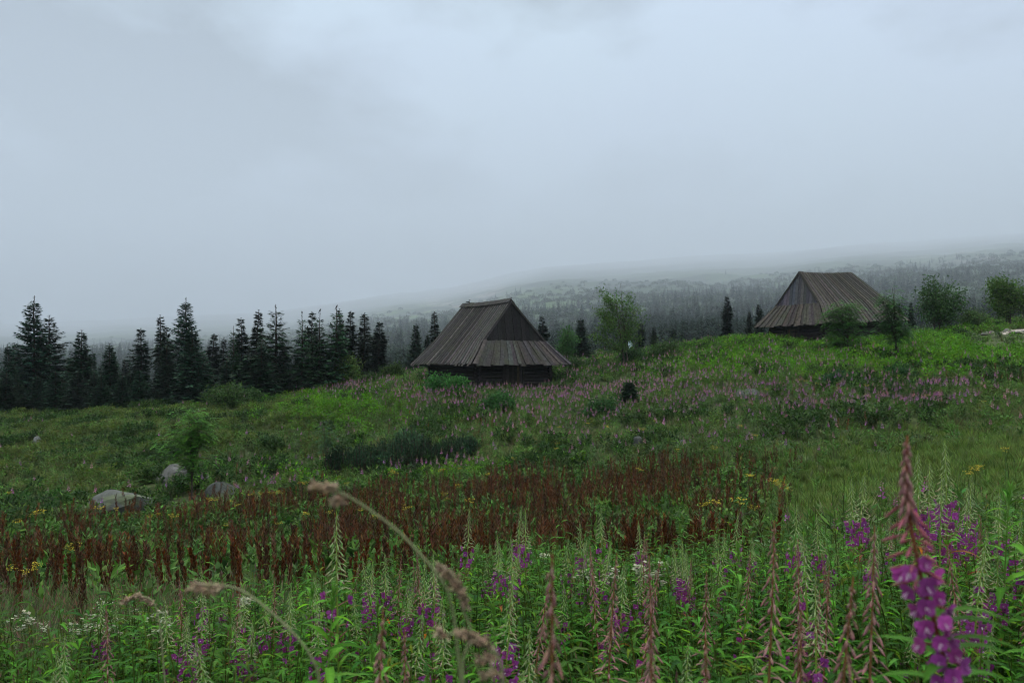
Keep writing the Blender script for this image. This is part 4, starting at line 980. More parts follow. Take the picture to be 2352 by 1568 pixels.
# hero plants: tip column/row, depth, foot column offset (px at the tip depth), kind
heroes = [
 ("green", 773, 1172, 2.55, 12, "foremost sharp fireweed with a long pale green spire over purple flowers, left of the centre"),
 ("green", 884, 1268, 4.0, 6, "fireweed with a rounded purple flower head, right of the foremost left spire"),
 ("pink", 922, 1274, 3.9, -10, "reddish drooping fireweed spike beside the rounded purple head"),
 ("pink", 957, 1262, 3.8, 8, "reddish fireweed spike crossed by the long grass stalk"),
 ("green", 995, 1264, 3.2, 6, "pale green fireweed spire touching the long grass stalk"),
 ("green", 975, 1285, 3.6, 4, "slim green fireweed spire just left of the grass stalk"),
 ("green", 1078, 1168, 4.8, -10, "lone high fireweed with small purple flowers before the brown docks, centre"),
 ("green", 1142, 1227, 4.2, 4, "left of two pale fireweed spires in the bottom centre"),
 ("green", 1173, 1232, 3.9, 2, "right of two pale fireweed spires in the bottom centre"),
 ("green", 1197, 1166, 4.9, -8, "left one of a tall twin pair of fireweed spires below the dark hut"),
 ("green", 1207, 1170, 4.7, 4, "right one of a tall twin pair of fireweed spires below the dark hut"),
 ("green", 1332, 1198, 4.8, 2, "pale fireweed spire with purple below, left of the round-headed one"),
 ("green", 1380, 1160, 4.7, -6, "tall fireweed with a round full purple flower head before the docks"),
 ("green", 1466, 1195, 4.8, 6, "fireweed with a slanting purple flower cluster right of the round-headed one"),
 ("pink", 1480, 1226, 3.8, 4, "reddish fireweed spike in front of the slanting purple cluster"),
 ("pink", 1417, 1269, 2.2, -20, "leaning reddish fireweed with long buds, left of a similar pair"),
 ("pink", 1491, 1276, 2.0, -14, "leaning reddish fireweed with long buds, right of a similar pair"),
 ("green", 1576, 1263, 3.6, 2, "pale drooping-budded fireweed spire before the dock edge"),
 ("green", 1551, 1270, 4.2, 0, "small green fireweed spire left of the drooping-budded one"),
 ("pink", 1623, 1311, 2.5, -16, "brownish fireweed spike bending to the right, lower right of the centre"),
 ("green", 1665, 1216, 4.2, -2, "slim green fireweed spire near the end of the docks"),
 ("green", 1695, 1176, 4.6, -6, "tall green fireweed spire with small purple flowers at the docks' end"),
 ("pink", 1779, 1196, 1.9, -34, "big reddish leaning fireweed with spreading buds, right of the docks"),
 ("green", 1830, 1152, 3.6, 4, "pale fireweed spire with thin spreading buds against the short grass"),
 ("pink", 1833, 1239, 2.4, -16, "reddish spike in front of the spire against the short grass"),
 ("green", 1875, 1179, 4.0, 4, "fine pale fireweed spire left of a purple flower head"),
 ("green", 1955, 1094, 4.2, 2, "left of two pale fireweed spires over large purple clusters"),
 ("green", 1985, 1084, 4.0, -8, "right of two pale fireweed spires over large purple clusters"),
 ("pink", 2009, 1209, 1.7, -40, "brownish slanting fireweed spike left of the big blurred one"),
 ("green", 2108, 1034, 3.6, 3, "pale fireweed spire just right of the big blurred tip"),
 ("green", 2136, 1056, 3.8, -4, "fireweed spire between the blurred tip and the highest green one"),
 ("green", 2170, 1011, 3.5, -6, "highest green fireweed spire, over a purple cluster at the right"),
 ("green", 2163, 1091, 3.2, 2, "fireweed spire in front of and below the highest green one"),
 ("green", 2186, 1134, 3.6, -4, "short fireweed spire right of the highest green one"),
 ("green", 2231, 1086, 4.2, -4, "thin fireweed spire towards the right edge, farther back"),
 ("green", 2221, 1114, 3.7, -2, "thin fireweed spire towards the right edge, nearer"),
 ("green", 2296, 1126, 3.8, -6, "pale fireweed spire by the right edge"),
 ("leafy", 2320, 1116, 3.0, 4, "broad-leaved unflowered fireweed at the right edge"),
 ("pink", 880, 1398, 1.35, -60, "blurred reddish fireweed spike low in the picture left of the centre"),
 ("pink", 930, 1443, 1.6, -14, "small reddish bent fireweed spike low in the picture"),
 ("pink", 1268, 1274, 1.05, -60, "large blurred reddish fireweed spike leaning right, bottom centre"),
 ("pink", 1496, 1441, 1.35, -20, "blurred reddish fireweed spike low, under the leaning pair"),
 ("pink", 1621, 1466, 1.3, -14, "blurred reddish fireweed spike at the bottom, right of the centre"),
 ("green", 720, 1321, 3.9, 2, "short green fireweed spire left of the foremost one"),
 ("green", 669, 1346, 3.2, 2, "pale fireweed spire with leaves spreading beneath, left part"),
 ("pink", 630, 1331, 3.9, -4, "small reddish fireweed spike near the dock edge, left part"),
 ("green", 462, 1298, 3.9, -8, "green fireweed spire standing in the brown docks at the left"),
 ("pink", 412, 1325, 3.7, -4, "reddish fireweed spike among the brown docks at the left"),
 ("pink", 245, 1392, 2.6, -10, "reddish fireweed spike at the lower left"),
 ("pink", 1840, 1400, 1.6, -20, "reddish fireweed spike with short buds at the lower right"),
 ("pink", 1960, 1325, 1.3, -50, "blurred greyish fireweed spike left of the big purple flowers"),
 ("green", 2290, 1255, 3.0, 0, "drooping pale fireweed spire over a few purple flowers at the right"),
 ("green", 1305, 1231, 4.4, 0, "short leafy-topped fireweed left of the round-headed one"),
]
for i, (kd, x, y, Dp, dx, lb) in enumerate(heroes):
    tip = P(x, y, Dp); bx = tip.x - (-dx) * Dp / FP * 1.0; bx = tip.x + dx * 2 * Dp / FP; by = Dp + (R.random() - .5) * .12 * Dp * .3
    base = Vector((bx, by, float(ground(bx, by)) - .02)); put_fireweed(kd, i, base, tip, lb, None)
# the big close one at the right: its own build with many flowers
def big_fireweed():
    r = np.random.default_rng(77)
    D0 = 1.02
    path = [P(2084, 1000, D0), P(2080, 1090, D0), P(2088, 1180, D0), P(2105, 1290, D0 + .01), P(2130, 1370, D0 + .02), P(2160, 1480, D0 + .04), P(2185, 1580, D0 + .06)]
    gx = path[-1].x + .05; foot = Vector((gx, D0 + .16, float(ground(gx, D0 + .16)) - .02)); path += [(path[-1] * .5 + foot * .5), foot]
    path = [Vector(p_) for p_ in path[::-1]]; org = foot
    pa = np.array([list(p_ - org) for p_ in path]); sl = np.r_[0, np.cumsum(np.linalg.norm(np.diff(pa, axis=0), axis=1))]; Ltot = sl[-1]
    A = lambda s_: np.array([np.interp(s_, sl, pa[:, k_]) for k_ in range(3)])
    ss = np.linspace(0, Ltot, 26); stem, fol, bud, flo = Geo(), Geo(), Geo(), Geo()
    tube(stem, [A(s_) for s_ in ss], np.interp(ss / Ltot, [0, .8, 1], [.0042, .0032, .0014]), np.array([[0.09, .09, .03]] * 13 + [[.19, .065, .04]] * 13), 7)
    px2s = lambda row: float(np.interp(row, [1000, 1090, 1180, 1290, 1370, 1480, 1580], (sl[::-1])[:7]))
    az = 0
    for row in np.linspace(1010, 1170, 34):   # dense drooping tip
        s_ = px2s(row); az += 2.4; f = (row - 1010) / 160; ln = .009 + .013 * f; d = nrm([math.cos(az) * .8, math.sin(az) * .8, -1.1]); p0 = A(s_); p1 = p0 + d * ln * .35
        tube(bud, [p0, p1], .0009, (.15, .08, .06), 4); spindle(bud, p1, p1 + nrm(d + np.array([0, 0, -.6])) * ln * .9, .0019 + .0009 * f, jit((.19, .105, .095), .25, r), 6, jit((.26, .11, .13), .2, r))
    for row in np.linspace(1150, 1335, 26):   # spreading long buds
        s_ = px2s(row); az += 2.4 + .3 * r.random(); el = np.interp(row, [1150, 1240, 1335], [-.7, -.25, -.1]) + (r.random() - .5) * .25; d = nrm([math.cos(az), math.sin(az), math.tan(el)]); p0 = A(s_); p1 = p0 + d * .012
        tube(bud, [p0, p1], .0011, (.16, .08, .05), 4); spindle(bud, p1, p1 + nrm(d + np.array([0, 0, -.15])) * (.017 + .011 * r.random()), .0022, jit((.20, .06, .075), .25, r), 6, jit((.26, .08, .12), .2, r))
    for row in np.linspace(1280, 1562, 30):
        s_ = px2s(row); az += 2.4; dr = nrm([math.cos(az), math.sin(az) - .35, .0]); c0 = A(s_); c1 = c0 + dr * (.013 + .014 * r.random()) + np.array([0, 0, -.004]); tube(bud, [c0, c1], .0013, (.17, .05, .06), 4)
        fw = nrm(dr * .7 + np.array([0, -.6, -.1]) + (r.random(3) - .5) * .7); s1 = nrm(np.cross(fw, [0, 0, 1.])); s2 = np.cross(s1, fw); pc = jit((.36, .085, .29), .3, r); size = .0118 * (.8 + .4 * r.random())
        for k_ in range(4):
            a = math.pi / 4 + k_ * math.pi / 2 + (r.random() - .5) * .25; dd = nrm(s1 * math.cos(a) + s2 * math.sin(a) + fw * .3)
            blade(flo, c1, dd, fw, size, size * 1.05, pc * (.9 + .2 * r.random()), 3, .1, -.2, (.25, .85, 1.0, .5), rib=pc * .8)
            a2 = a + math.pi / 4; dd = nrm(s1 * math.cos(a2) + s2 * math.sin(a2)); blade(flo, c1, dd, fw, size, size * .2, (.15, .03, .09), 1, 0, 0, (1, .2))
        for k_ in range(6):
            d3 = nrm(fw + (r.random(3) - .5) * .7 + np.array([0, 0, -.35])); diamonds(flo, [c1], [d3], [nrm(np.cross(d3, [.3, .2, 1.]))], .015, .0018, (.5, .36, .46))
    for row in np.linspace(1390, 1580, 10):
        s_ = px2s(row); az += 2.2; d = nrm([abs(math.cos(az)) * .9 if row < 1500 else math.cos(az), math.sin(az) * .5, .5]); c = jit(GREEN, .2, r); blade(fol, A(s_), d, [0, 0, 1.], .10, .019, c, 5, 1.0, .3, (.3, .95, 1, .65, .05), rib=c * 1.5)
    for s_ in np.linspace(.15, sl[2], 24):
        az += 2.4; d = nrm([math.cos(az), math.sin(az), .4]); c = jit(GREEN, .2, r); blade(fol, A(s_), d, [0, 0, 1.], .13, .022, c, 5, 1.1, .3, (.3, .95, 1, .65, .05), rib=c * 1.5)
    t = thing("fireweed", "very large blurred fireweed at the right, pink buds over purple flowers", "fireweed", org)
    for nm, gg, mm in (("stem", stem, M_STEM), ("foliage", fol, M_LEAF), ("bud_spike", bud, M_STEM), ("blossom", flo, M_PETAL)): obj(nm, mesh(nm, gg, mm, nm != "foliage"), t)
big_fireweed()

# random members of the front bed
def side_word(px):
    return "far left" if px < 350 else "left" if px < 800 else "middle left" if px < 1150 else "middle" if px < 1500 else "middle right" if px < 1850 else "right"
kw = {"green": "pale-spired purple-flowered fireweed", "pink": "fireweed with drooping reddish spike", "leafy": "unflowered leafy green fireweed"}
cnt = 0; tries = 0; placed = []
NBED = 243
while cnt < NBED and tries < 20000:
    tries += 1
    Dp = 1.5 + 5.3 * R.random() ** .8; uu = (R.random() * 2 - 1) * .68; X = uu * Dp; px = HX + FP * uu
    edge = np.interp(px, [0, 400, 700, 1200, 1750, 2000, 2352], [3.8, 4.6, 5.2, 6.2, 5.6, 5.2, 6.5])
    if Dp > edge: continue
    if px < 420 and R.random() < .5: continue
    if any((X - a) ** 2 + (Dp - b_) ** 2 < .012 for a, b_ in placed): continue
    z0 = float(ground(X, Dp)); h = .72 + .38 * R.random()
    lim = np.interp(px, [0, 500, 1200, 1800, 2352], [1400, 1340, 1235, 1215, 1130]) + R.random() * 60     # bed's natural height line
    hmax = EYE - (lim - HY) / FP * Dp - z0; h = min(h, hmax)
    if h < .45: continue
    kd = R.choices(["green", "pink", "leafy"], [.52, .20, .28])[0]
    if h < .62: kd = "leafy"
    if Dp < 1.9: h *= .8
    placed.append((X, Dp))
    dep = "nearest rows" if Dp < 2.6 else "middle rows" if Dp < 4.2 else "back rows"
    tip = Vector((X + R.gauss(.02, .09), Dp + R.gauss(0, .06), z0 + h))
    sw = side_word(px)
    put_fireweed(kd, R.randrange(12), Vector((X, Dp, z0 - .02)), tip, f"{kw[kd]}, {dep} of the front bed, {sw} part", f"{kd} fireweeds in the {dep} of the front bed, {sw}")
    cnt += 1

# foreground filler: leafy shoots as undergrowth nobody could count
fill_t = []
for i in range(5):
    g = Geo(); r = np.random.default_rng(300 + i); az = 0
    for s_ in range(2):
        ox, oy = (r.random(2) - .5) * .1; H = .45 + .2 * r.random(); tube(g, [[ox, oy, 0], [ox * 1.3, oy, H]], [.003, .0015], (.08, .11, .03), 3)
        for k_ in range(26):
            f = k_ / 26; az += 2.4; el = np.interp(f, [0, 1], [.1, .9]); d = nrm([math.cos(az) * math.cos(el), math.sin(az) * math.cos(el), math.sin(el)]); ln = (.11 - .05 * f) * (.7 + .6 * r.random()); c = jit(GREEN, .45, r) * .72
            if r.random() < .08: c = c * np.array([1.8, 1.2, .8])
            blade(g, [ox, oy, H * (.12 + .88 * f)], d, np.array([0, 0, 1.]) + (r.random(3) - .5) * .5, ln, ln * .18, c, 3, 1.0 + .6 * r.random(), .3, (.3, 1, .75, .06), rib=c * 1.4)
    fill_t.append(g.arr())
def samp(n, d0, d1, um=.70, power=1.0):
    """points spread evenly over the ground wedge in front of the camera"""
    D_ = np.sqrt(rng.random(n) * (d1 ** 2 - d0 ** 2) + d0 ** 2); u_ = (rng.random(n) * 2 - 1) * um; X = u_ * D_
    Z = ground(X, D_); px, py = pix(X, D_, Z); return X, D_, Z, px, py
def place_stuff(name, tm, mask, X, Y, Z, smin, smax, mat, tilt=.12, tintv=.25, zoff=-.02, tint_base=None, sq=None):
    X, Y, Z = X[mask], Y[mask], Z[mask]; m = len(X)
    tint = (1 + tintv * (rng.random((m, 1)) * 2 - 1)) * (1 + .12 * (rng.random((m, 3)) * 2 - 1))
    if tint_base is not None: tint = tint * tint_base[mask]
    s_ = smin + (smax - smin) * rng.random(m)
    if sq is not None: s_ = s_ * sq[mask]
    g = scatter(tm, np.stack([X, Y, Z + zoff], -1), s_, rng.random(m) * 6.283, (rng.random((m, 2)) - .5) * 2 * tilt, tint)
    o = obj(name, mesh(name, g, mat)); tag(o, kind="stuff"); return o
X, Y, Z, px, py = samp(6000, 1.35, 7.2, .72)
edge = np.interp(px, [0, 400, 700, 1200, 1750, 2000, 2352], [4.2, 5.0, 5.6, 6.6, 6.0, 5.6, 7.0])
place_stuff("leafy_undergrowth", fill_t, Y < edge, X, Y, Z, .7, 1.45, M_LEAF, .25, .35)

# ------------------------------------------------------------------ dock (rusty brown seed stalks)
def dock(seed, n_cl=1, lod=0):
    r = np.random.default_rng(seed); st, hd, lf = Geo(), Geo(), Geo(); H = 1.0
    bx, by = (r.random(2) - .5) * .08
    ax = np.array([[0, 0, 0], [bx * .3, by * .3, .5], [bx, by, 1.0]])
    tube(st, ax, [.006, .005, .002], (.07, .028, .015), 3 if lod else 5)
    m = 130 if lod == 0 else 34
    for rep in range(m):
        t = .42 + .57 * (rep / m) ** .9; a = rep * 2.4; base_ = np.array([np.interp(t, [0, .5, 1], ax[:, 0]), np.interp(t, [0, .5, 1], ax[:, 1]), t])
        rad = .030 * math.sin(math.pi * min(1, (1 - t) * 1.75 + .10)) * (.5 + .8 * r.random())
        p0 = base_ + np.array([math.cos(a), math.sin(a), 0]) * rad * .3; d = nrm([math.cos(a) * .55, math.sin(a) * .55, .9 + .3 * r.random()]); sv = nrm(np.cross(d, r.normal(size=3)))
        ln = (.05 if lod == 0 else .10) * (.7 + .6 * r.random()); c = jit([(.074, .033, .017), (.064, .036, .020), (.086, .032, .013)][seed % 3], .6, r)
        diamonds(hd, [p0], [d], [sv], ln, ln * (.4 if lod == 0 else .26), c)
    for k_ in range(4 if lod == 0 else 3):
        a = r.random() * 6.28; d = nrm([math.cos(a), math.sin(a), .35]); c = jit((.035, .070, .020), .35, r)
        if r.random() < .12: c = np.array([.14, .06, .03])
        blade(lf, [math.cos(a) * .05, math.sin(a) * .05, .14 + .12 * r.random()], d, [0, 0, 1], .22, .17, c, 2 if lod else 3, .9, .15, (.6, 1, .8, .1))
    return st, hd, lf
DK = []
for i in range(6):
    st, hd, lf = dock(400 + i); DK.append([("stem", mesh("stem", st, M_STEM)), ("seed_head", mesh("seed_head", hd, M_STEM)), ("leaf", mesh("leaf", lf, M_LEAF))])
dk_lod = []
for i in range(5):
    st, hd, lf = dock(420 + i, lod=1); g = Geo()
    for q_ in (st, hd, lf):
        v, f, c = q_.arr(); g.add(v, f, c)
    dk_lod.append(g.arr())
X, Y, Z, px, py = samp(21000, 5.4, 28, .70)
upb = -14 + 60 * (fnoise(px / 60, py / 400, 3) - .5) + lerp_line(px, [(-200, 1240), (0, 1235), (400, 1200), (750, 1155), (1100, 1120), (1500, 1092), (1800, 1090)])
rb = 1810 + 160 * (fnoise(py / 30, px / 200, 3) - .4) + (1200 - py) * .2
gap = fnoise(X * .9, Y * .6, 3)
tm_gap = .9 * blob(px, py, 500, 1260, 160, 14) + .8 * blob(px, py, 1000, 1225, 120, 12) + blob(px, py, 1600, 1165, 110, 22) * 1.2 + blob(px, py, 160, 1285, 130, 22)
mask = (py > upb) & (px < rb) & (rng.random(len(X)) < np.clip((gap - .42) * 6, 0.1, .8) * np.clip(1 - tm_gap, .1, 1) * np.clip(.45 + (Y - 7) / 14, .3, 1)) & (rng.random(len(X)) < np.clip((py - upb) / 45 + .12, 0, 1)) & (rng.random(len(X)) < np.clip((Y - np.interp(px, [0, 700, 1200, 1770], [5.4, 6.0, 7.0, 7.2])) / 2.2, 0, 1)) & (rng.random(len(X)) < np.clip((rb - px) / 230 + .04, 0, 1))
mask &= rng.random(len(X)) < np.clip(.55 + px / 1500, 0, 1)
idx = np.where(mask)[0]; idx = idx[np.argsort(Y[idx])]
for c_, k_ in enumerate(idx[:300]):
    base = Vector((X[k_], Y[k_], Z[k_] - .03)); pxx = px[k_]; sw = side_word(pxx)
    dep = "front edge" if Y[k_] < 9 else "front half"
    t = thing("dock_plant", f"rusty brown dock stalk in the {dep} of the dock bed, {sw} part", "dock", base, (R.gauss(0, .11), R.gauss(-.05, .13), R.random() * 6.28), .42 + .48 * R.random(), f"brown docks in the {dep} of the bed, {sw}")
    for nm, me in DK[R.randrange(6)]: obj(nm, me, t)
rest = np.zeros(len(X), bool); rest[idx[300:]] = True
# sparse docks higher up
X2, Y2, Z2, px2, py2 = samp(26000, 24, 60, .68)
pr = 1.0 * blob(px2, py2, 1950, 985, 60, 26) + .8 * blob(px2, py2, 1130, 990, 60, 26) + .6 * blob(px2, py2, 1830, 930, 200, 20) * .3 + .8 * blob(px2, py2, 2300, 885, 60, 12) + .3 * blob(px2, py2, 700, 1080, 250, 40) + .5 * blob(px2, py2, 930, 960, 60, 40) + .4 * blob(px2, py2, 1700, 1085, 120, 14) * 3 + .25 * blob(px2, py2, 2120, 850, 200, 30)
m2 = rng.random(len(X2)) < pr * .16
Xc, Yc, Zc = np.r_[X[rest], X2[m2]], np.r_[Y[rest], Y2[m2]], np.r_[Z[rest], Z2[m2]]
place_stuff("dock_bed", dk_lod, np.ones(len(Xc), bool), Xc, Yc, Zc, .35, .85, M_STEM, .22, .45)

# ------------------------------------------------------------------ slope vegetation
def t_fire_far(seed, flower=True, hue=0):
    r = np.random.default_rng(seed); g = Geo(); H = 1.0; az = 0
    tube(g, [[0, 0, 0], [0, 0, 1.0]], [.008, .004], (.06, .10, .03), 3)
    for k_ in range(22):
        f = k_ / 22; az += 2.4; el = .25 + .6 * f; d = nrm([math.cos(az) * math.cos(el), math.sin(az) * math.cos(el), math.sin(el)]); ln = (.19 - .07 * f) * (.7 + .5 * r.random())
        diamonds(g, [[0, 0, .1 + .62 * f]], [d], [nrm(np.cross(d, np.array([0, 0, 1.]) + r.normal(size=3) * .4))], ln, ln * .28, jit((.060, .115, .028), .4, r))
    if flower:
        pc = [(.30, .12, .26), (.32, .16, .23), (.26, .13, .24)][hue % 3]
        for k_ in range(16):
            f = k_ / 16; az += 2.4; d = nrm([math.cos(az), math.sin(az), .1 - .3 * f]); ln = .075 * (1 - f * .6)
            c = jit(pc, .3, r) if f < .6 else jit((.20, .13, .11), .3, r)
            diamonds(g, [[0, 0, .72 + .27 * f]], [d], [nrm(np.cross(d, r.normal(size=3)))], ln, ln * .8, c)
    return g.arr()
def t_herb(seed, col, H=.5, n=34, ln=.14, lw=.35):
    r = np.random.default_rng(seed); g = Geo(); az = 0
    for k_ in range(n):
        az += 2.4; rr = .16 * r.random() ** .5; b_ = np.array([math.cos(az) * rr, math.sin(az) * rr, H * (.25 + .75 * r.random()) * (1 - rr)]); d = nrm([math.cos(az + r.normal() * .4), math.sin(az + r.normal() * .4), .5 + r.normal() * .5])
        diamonds(g, [b_], [d], [nrm(np.cross(d, np.array([0, 0, 1.]) + r.normal(size=3) * .5))], ln * (.6 + .7 * r.random()), ln * lw, jit(col, .35, r))
    return g.arr()
def t_grass(seed, col, H=.45, n=26, seedhead=False, wd=.008):
    r = np.random.default_rng(seed); g = Geo()
    for k_ in range(n):
        a = r.random() * 6.28; rr = .10 * r.random(); ln = H * (.5 + .6 * r.random()); lean = .15 + .6 * r.random(); d0 = np.array([math.cos(a), math.sin(a), 0])
        p = [d0 * rr, d0 * (rr + ln * lean * .25) + np.array([0, 0, ln * .55]), d0 * (rr + ln * lean * .8) + np.array([0, 0, ln * .92])]; s_ = np.array([-math.sin(a), math.cos(a), 0]) * wd
        c = jit(col, .3, r); g.add([p[0] - s_, p[0] + s_, p[1] + s_, p[1] - s_, p[2] + s_ * .2, p[2] - s_ * .2], [[0, 1, 2, 3], [3, 2, 4, 5]], c)
        if seedhead and k_ % 3 == 0: diamonds(g, [p[2]], [nrm([d0[0] * .3, d0[1] * .3, 1])], [s_ / wd], .05, .012, jit((.13, .09, .06), .3, r))
    return g.arr()
def t_fern(seed, col, n=9, Lf=.62):
    r = np.random.default_rng(seed); g = Geo()
    for k_ in range(n):
        a = k_ * 6.28 / n + r.random() * .6; d0 = np.array([math.cos(a), math.sin(a), 0]); sv = np.array([-math.sin(a), math.cos(a), 0]); L_ = Lf * (.7 + .5 * r.random()); up_ = .9 + .5 * r.random(); m = 9
        u = np.linspace(.12, 1, m); sp_ = d0[None] * (u * L_ * .85)[:, None] + np.array([0, 0, 1.])[None] * (L_ * (up_ * u - 1.05 * u ** 2) * .75)[:, None]
        wv = L_ * .26 * np.sin(np.pi * np.clip(u * .85 + .12, 0, 1))
        c = jit(col, .25, r)
        for sg in (1, -1):
            dd = nrm(sv[None] * sg + d0[None] * .45 + np.array([0, 0, -.2])[None] + np.zeros((m, 3))); diamonds(g, sp_, dd, nrm(np.cross(dd, np.array([0, 0, 1.])[None])), wv, L_ * .085, jits(c, m, .15, r))
    return g.arr()
tF = [t_fire_far(500 + i, True, i) for i in range(6)]; tG = [t_fire_far(510 + i, False) for i in range(4)]
OLIVE = (.060, .095, .030)
tHerb = [t_herb(520 + i, (.055, .105, .028)) for i in range(5)]
tBright = [t_herb(530 + i, (.070, .165, .020), .6, 40, .13, .32) for i in range(5)]
tPale = [t_herb(535 + i, (.095, .135, .065), .4, 40, .10, .3) for i in range(4)]
tGr = [t_grass(540 + i, (.095, .115, .048), .42, 26, i % 2 == 0) for i in range(5)]
tShort = [t_grass(550 + i, (.085, .130, .036), .28, 34, False, .007) for i in range(4)]
tFern = [t_fern(560 + i, OLIVE) for i in range(5)]
tBroad = [t_herb(570 + i, (.035, .070, .018), .26, 16, .17, .7) for i in range(4)]
X, Y, Z, px, py = samp(56000, 6.2, 92, .70); n_ = len(X)
nz1 = fnoise(X / 3.2, Y / 3.2, 3); nz2 = fnoise(X / 5 + 50, Y / 5, 3); nz3 = fnoise(X / 1.6 + 90, Y / 2, 2)
def inhut(X, Y, base, fa, fb, W_, L_):
    dx, dy = X - base[0], Y - base[1]; a = dx * fa[0] + dy * fa[1]; b_ = dx * fb[0] + dy * fb[1]; return (a > -.1) & (a < W_ + .1) & (b_ > -.1) & (b_ < L_ + .1)
wallA = np.array(OA) + 1.0 * np.array([math.cos(ph), math.sin(ph), 0]) + 1.0 * np.array([-math.sin(ph), math.cos(ph), 0])
wallB = np.array(OB) + 1.0 * np.array([-math.cos(p2), math.sin(p2), 0]) + 1.0 * np.array([math.sin(p2), math.cos(p2), 0])
free = ~inhut(X, Y, wallA, (math.cos(ph), math.sin(ph)), (-math.sin(ph), math.cos(ph)), 5.75, 6) & ~inhut(X, Y, wallB, (-math.cos(p2), math.sin(p2)), (math.sin(p2), math.cos(p2)), 5.1, 7.2)
# porch strip and the gravel track stay clear
trackm = (px > 2240) & (np.abs(Y - np.interp(px, [2246, 2352, 2520], [60, 63, 66])) < 2.2)
free &= ~trackm & ~inhut(X, Y, np.array(OA) + np.array([math.cos(ph), math.sin(ph), 0]) * 3.2 + np.array([-math.sin(ph), math.cos(ph), 0]) * -1.3, (math.cos(ph), math.sin(ph)), (-math.sin(ph), math.cos(ph)), 4.0, 2.3)
free &= ~((px > 2225) & (Y > 46) & (Y < 62) & (rng.random(n_) < .93))
for rx_, ry_, rr__ in ROCKXY: free &= ~((np.abs(X - rx_) < rr__) & (Y > ry_ - 1.3) & (Y < ry_ + .5) & (rng.random(n_) < .85))
_b = gpt(442, 1150, 15, 40); free &= ~((np.abs(X - _b.x) < .7) & (Y > _b.y - 3.2) & (Y < _b.y + .8) & (rng.random(n_) < .85))
dockz = (py > lerp_line(px, [(-200, 1225), (0, 1220), (400, 1185), (750, 1140), (1100, 1105), (1500, 1075), (1800, 1075)])) & (px < 1770)
meadow = np.clip(1.6 * blob(px, py, 2150, 1110, 330, 75) + blob(px, py, 2352, 1080, 200, 80) + .8 * blob(px, py, 1850, 1190, 130, 60), 0, 1) * (px > 1720)
fernz = np.clip(1.1 * blob(px, py, 150, 1010, 420, 90) + .9 * blob(px, py, 600, 980, 130, 45) + .35 * blob(px, py, 100, 1120, 300, 60), 0, 1)
bright = np.clip(1.2 * blob(px, py, 2100, 815, 420, 50) + 1.0 * blob(px, py, 780, 950, 150, 38) + .5 * blob(px, py, 1650, 850, 200, 40) + .5 * blob(px, py, 1000, 1120, 400, 25), 0, 1)
purple = np.clip(1.3 * blob(px, py, 1380, 925, 220, 45) + 1.5 * blob(px, py, 2200, 938, 360, 34) + .85 * blob(px, py, 1020, 935, 130, 40) + .9 * blob(px, py, 760, 905, 140, 16) + .6 * blob(px, py, 1700, 920, 200, 45) + .55 * blob(px, py, 1250, 1010, 180, 35)
    + .8 * blob(px, py, 950, 1098, 260, 14) + .4 * blob(px, py, 500, 1150, 400, 30) + .5 * blob(px, py, 1650, 1000, 260, 40) + .5 * blob(px, py, 1950, 1040, 200, 30) + .35 * blob(px, py, 1850, 840, 300, 30) + .5 * blob(px, py, 1440, 850, 150, 14) + .05, 0, 1)
left_ok = 1 - fernz * .85
rr_ = rng.random(n_)
mF = free & ~dockz & (rr_ < purple * left_ok * (1 - meadow) * np.clip((nz1 - .3) * 4, .15, 1) * .85)
mG = free & ~dockz & ~mF & (rng.random(n_) < (.30 + .3 * bright) * (1 - .8 * fernz) * (1 - meadow * .9))
mFern = free & ~dockz & ~mF & (rng.random(n_) < fernz * np.clip((nz2 - .3) * 4, .1, 1) * .8)
mB = free & ~dockz & ~mF & ~mFern & (rng.random(n_) < bright * .8) & (nz1 > .3)
mMe = free & (rng.random(n_) < meadow)
mGr = free & ~dockz & ~mF & ~mMe & (rng.random(n_) < .45 + .3 * (nz2 > .55))
mP = free & ~dockz & ~mMe & (nz2 < .48) & (rng.random(n_) < .5)
mH = free & ~mMe & ~mF & (rng.random(n_) < .5)
mBr = free & dockz & (rng.random(n_) < .55)
tb = np.repeat((.75 + .6 * nz2)[:, None], 3, 1)
sqh = .8 + .5 * nz1
place_stuff("fireweed_drift", tF, mF, X, Y, Z, .65, 1.0, M_LEAF, .1, .25, tint_base=tb)
place_stuff("fireweed_leaves", tG, mG, X, Y, Z, .5, .95, M_LEAF, .12, .3, tint_base=tb, sq=sqh)
place_stuff("fern_growth", tFern, mFern, X, Y, Z, .6, 1.3, M_LEAF, .2, .3, tint_base=tb)
place_stuff("bright_herbs", tBright, mB, X, Y, Z, .8, 1.35, M_LEAF, .15, .25, tint_base=tb, sq=sqh)
place_stuff("wild_grass", tGr, mGr, X, Y, Z, .7, 1.4, M_LEAF, .2, .3, tint_base=tb)
place_stuff("pale_herbs", tPale, mP, X, Y, Z, .7, 1.3, M_LEAF, .2, .3)
place_stuff("mixed_herbs", tHerb, mH, X, Y, Z, .6, 1.2, M_LEAF, .2, .35, tint_base=tb)
place_stuff("broad_dock_leaves", tBroad, mBr, X, Y, Z, .8, 1.4, M_LEAF, .2, .35)
tScr = [t_herb(590 + i, (.024, .050, .014), .62, 64, .15, .35) for i in range(4)]
tOl = [t_herb(595 + i, (.062, .090, .024), .6, 60, .15, .3) for i in range(4)]
nc = fnoise(X / 1.9 + 11, Y / 2.3 + 5, 2)
far_ok = free & ~dockz & (meadow < .15) & (Y > 14)
mS = far_ok & (nc > .60) & (rng.random(n_) < .8 * (1 - .6 * purple))
mO = far_ok & (nc < .45) & (rng.random(n_) < fernz * .8 + .1)
place_stuff("low_scrub", tScr, mS, X, Y, Z, .7, 1.25, M_LEAF, .15, .35)
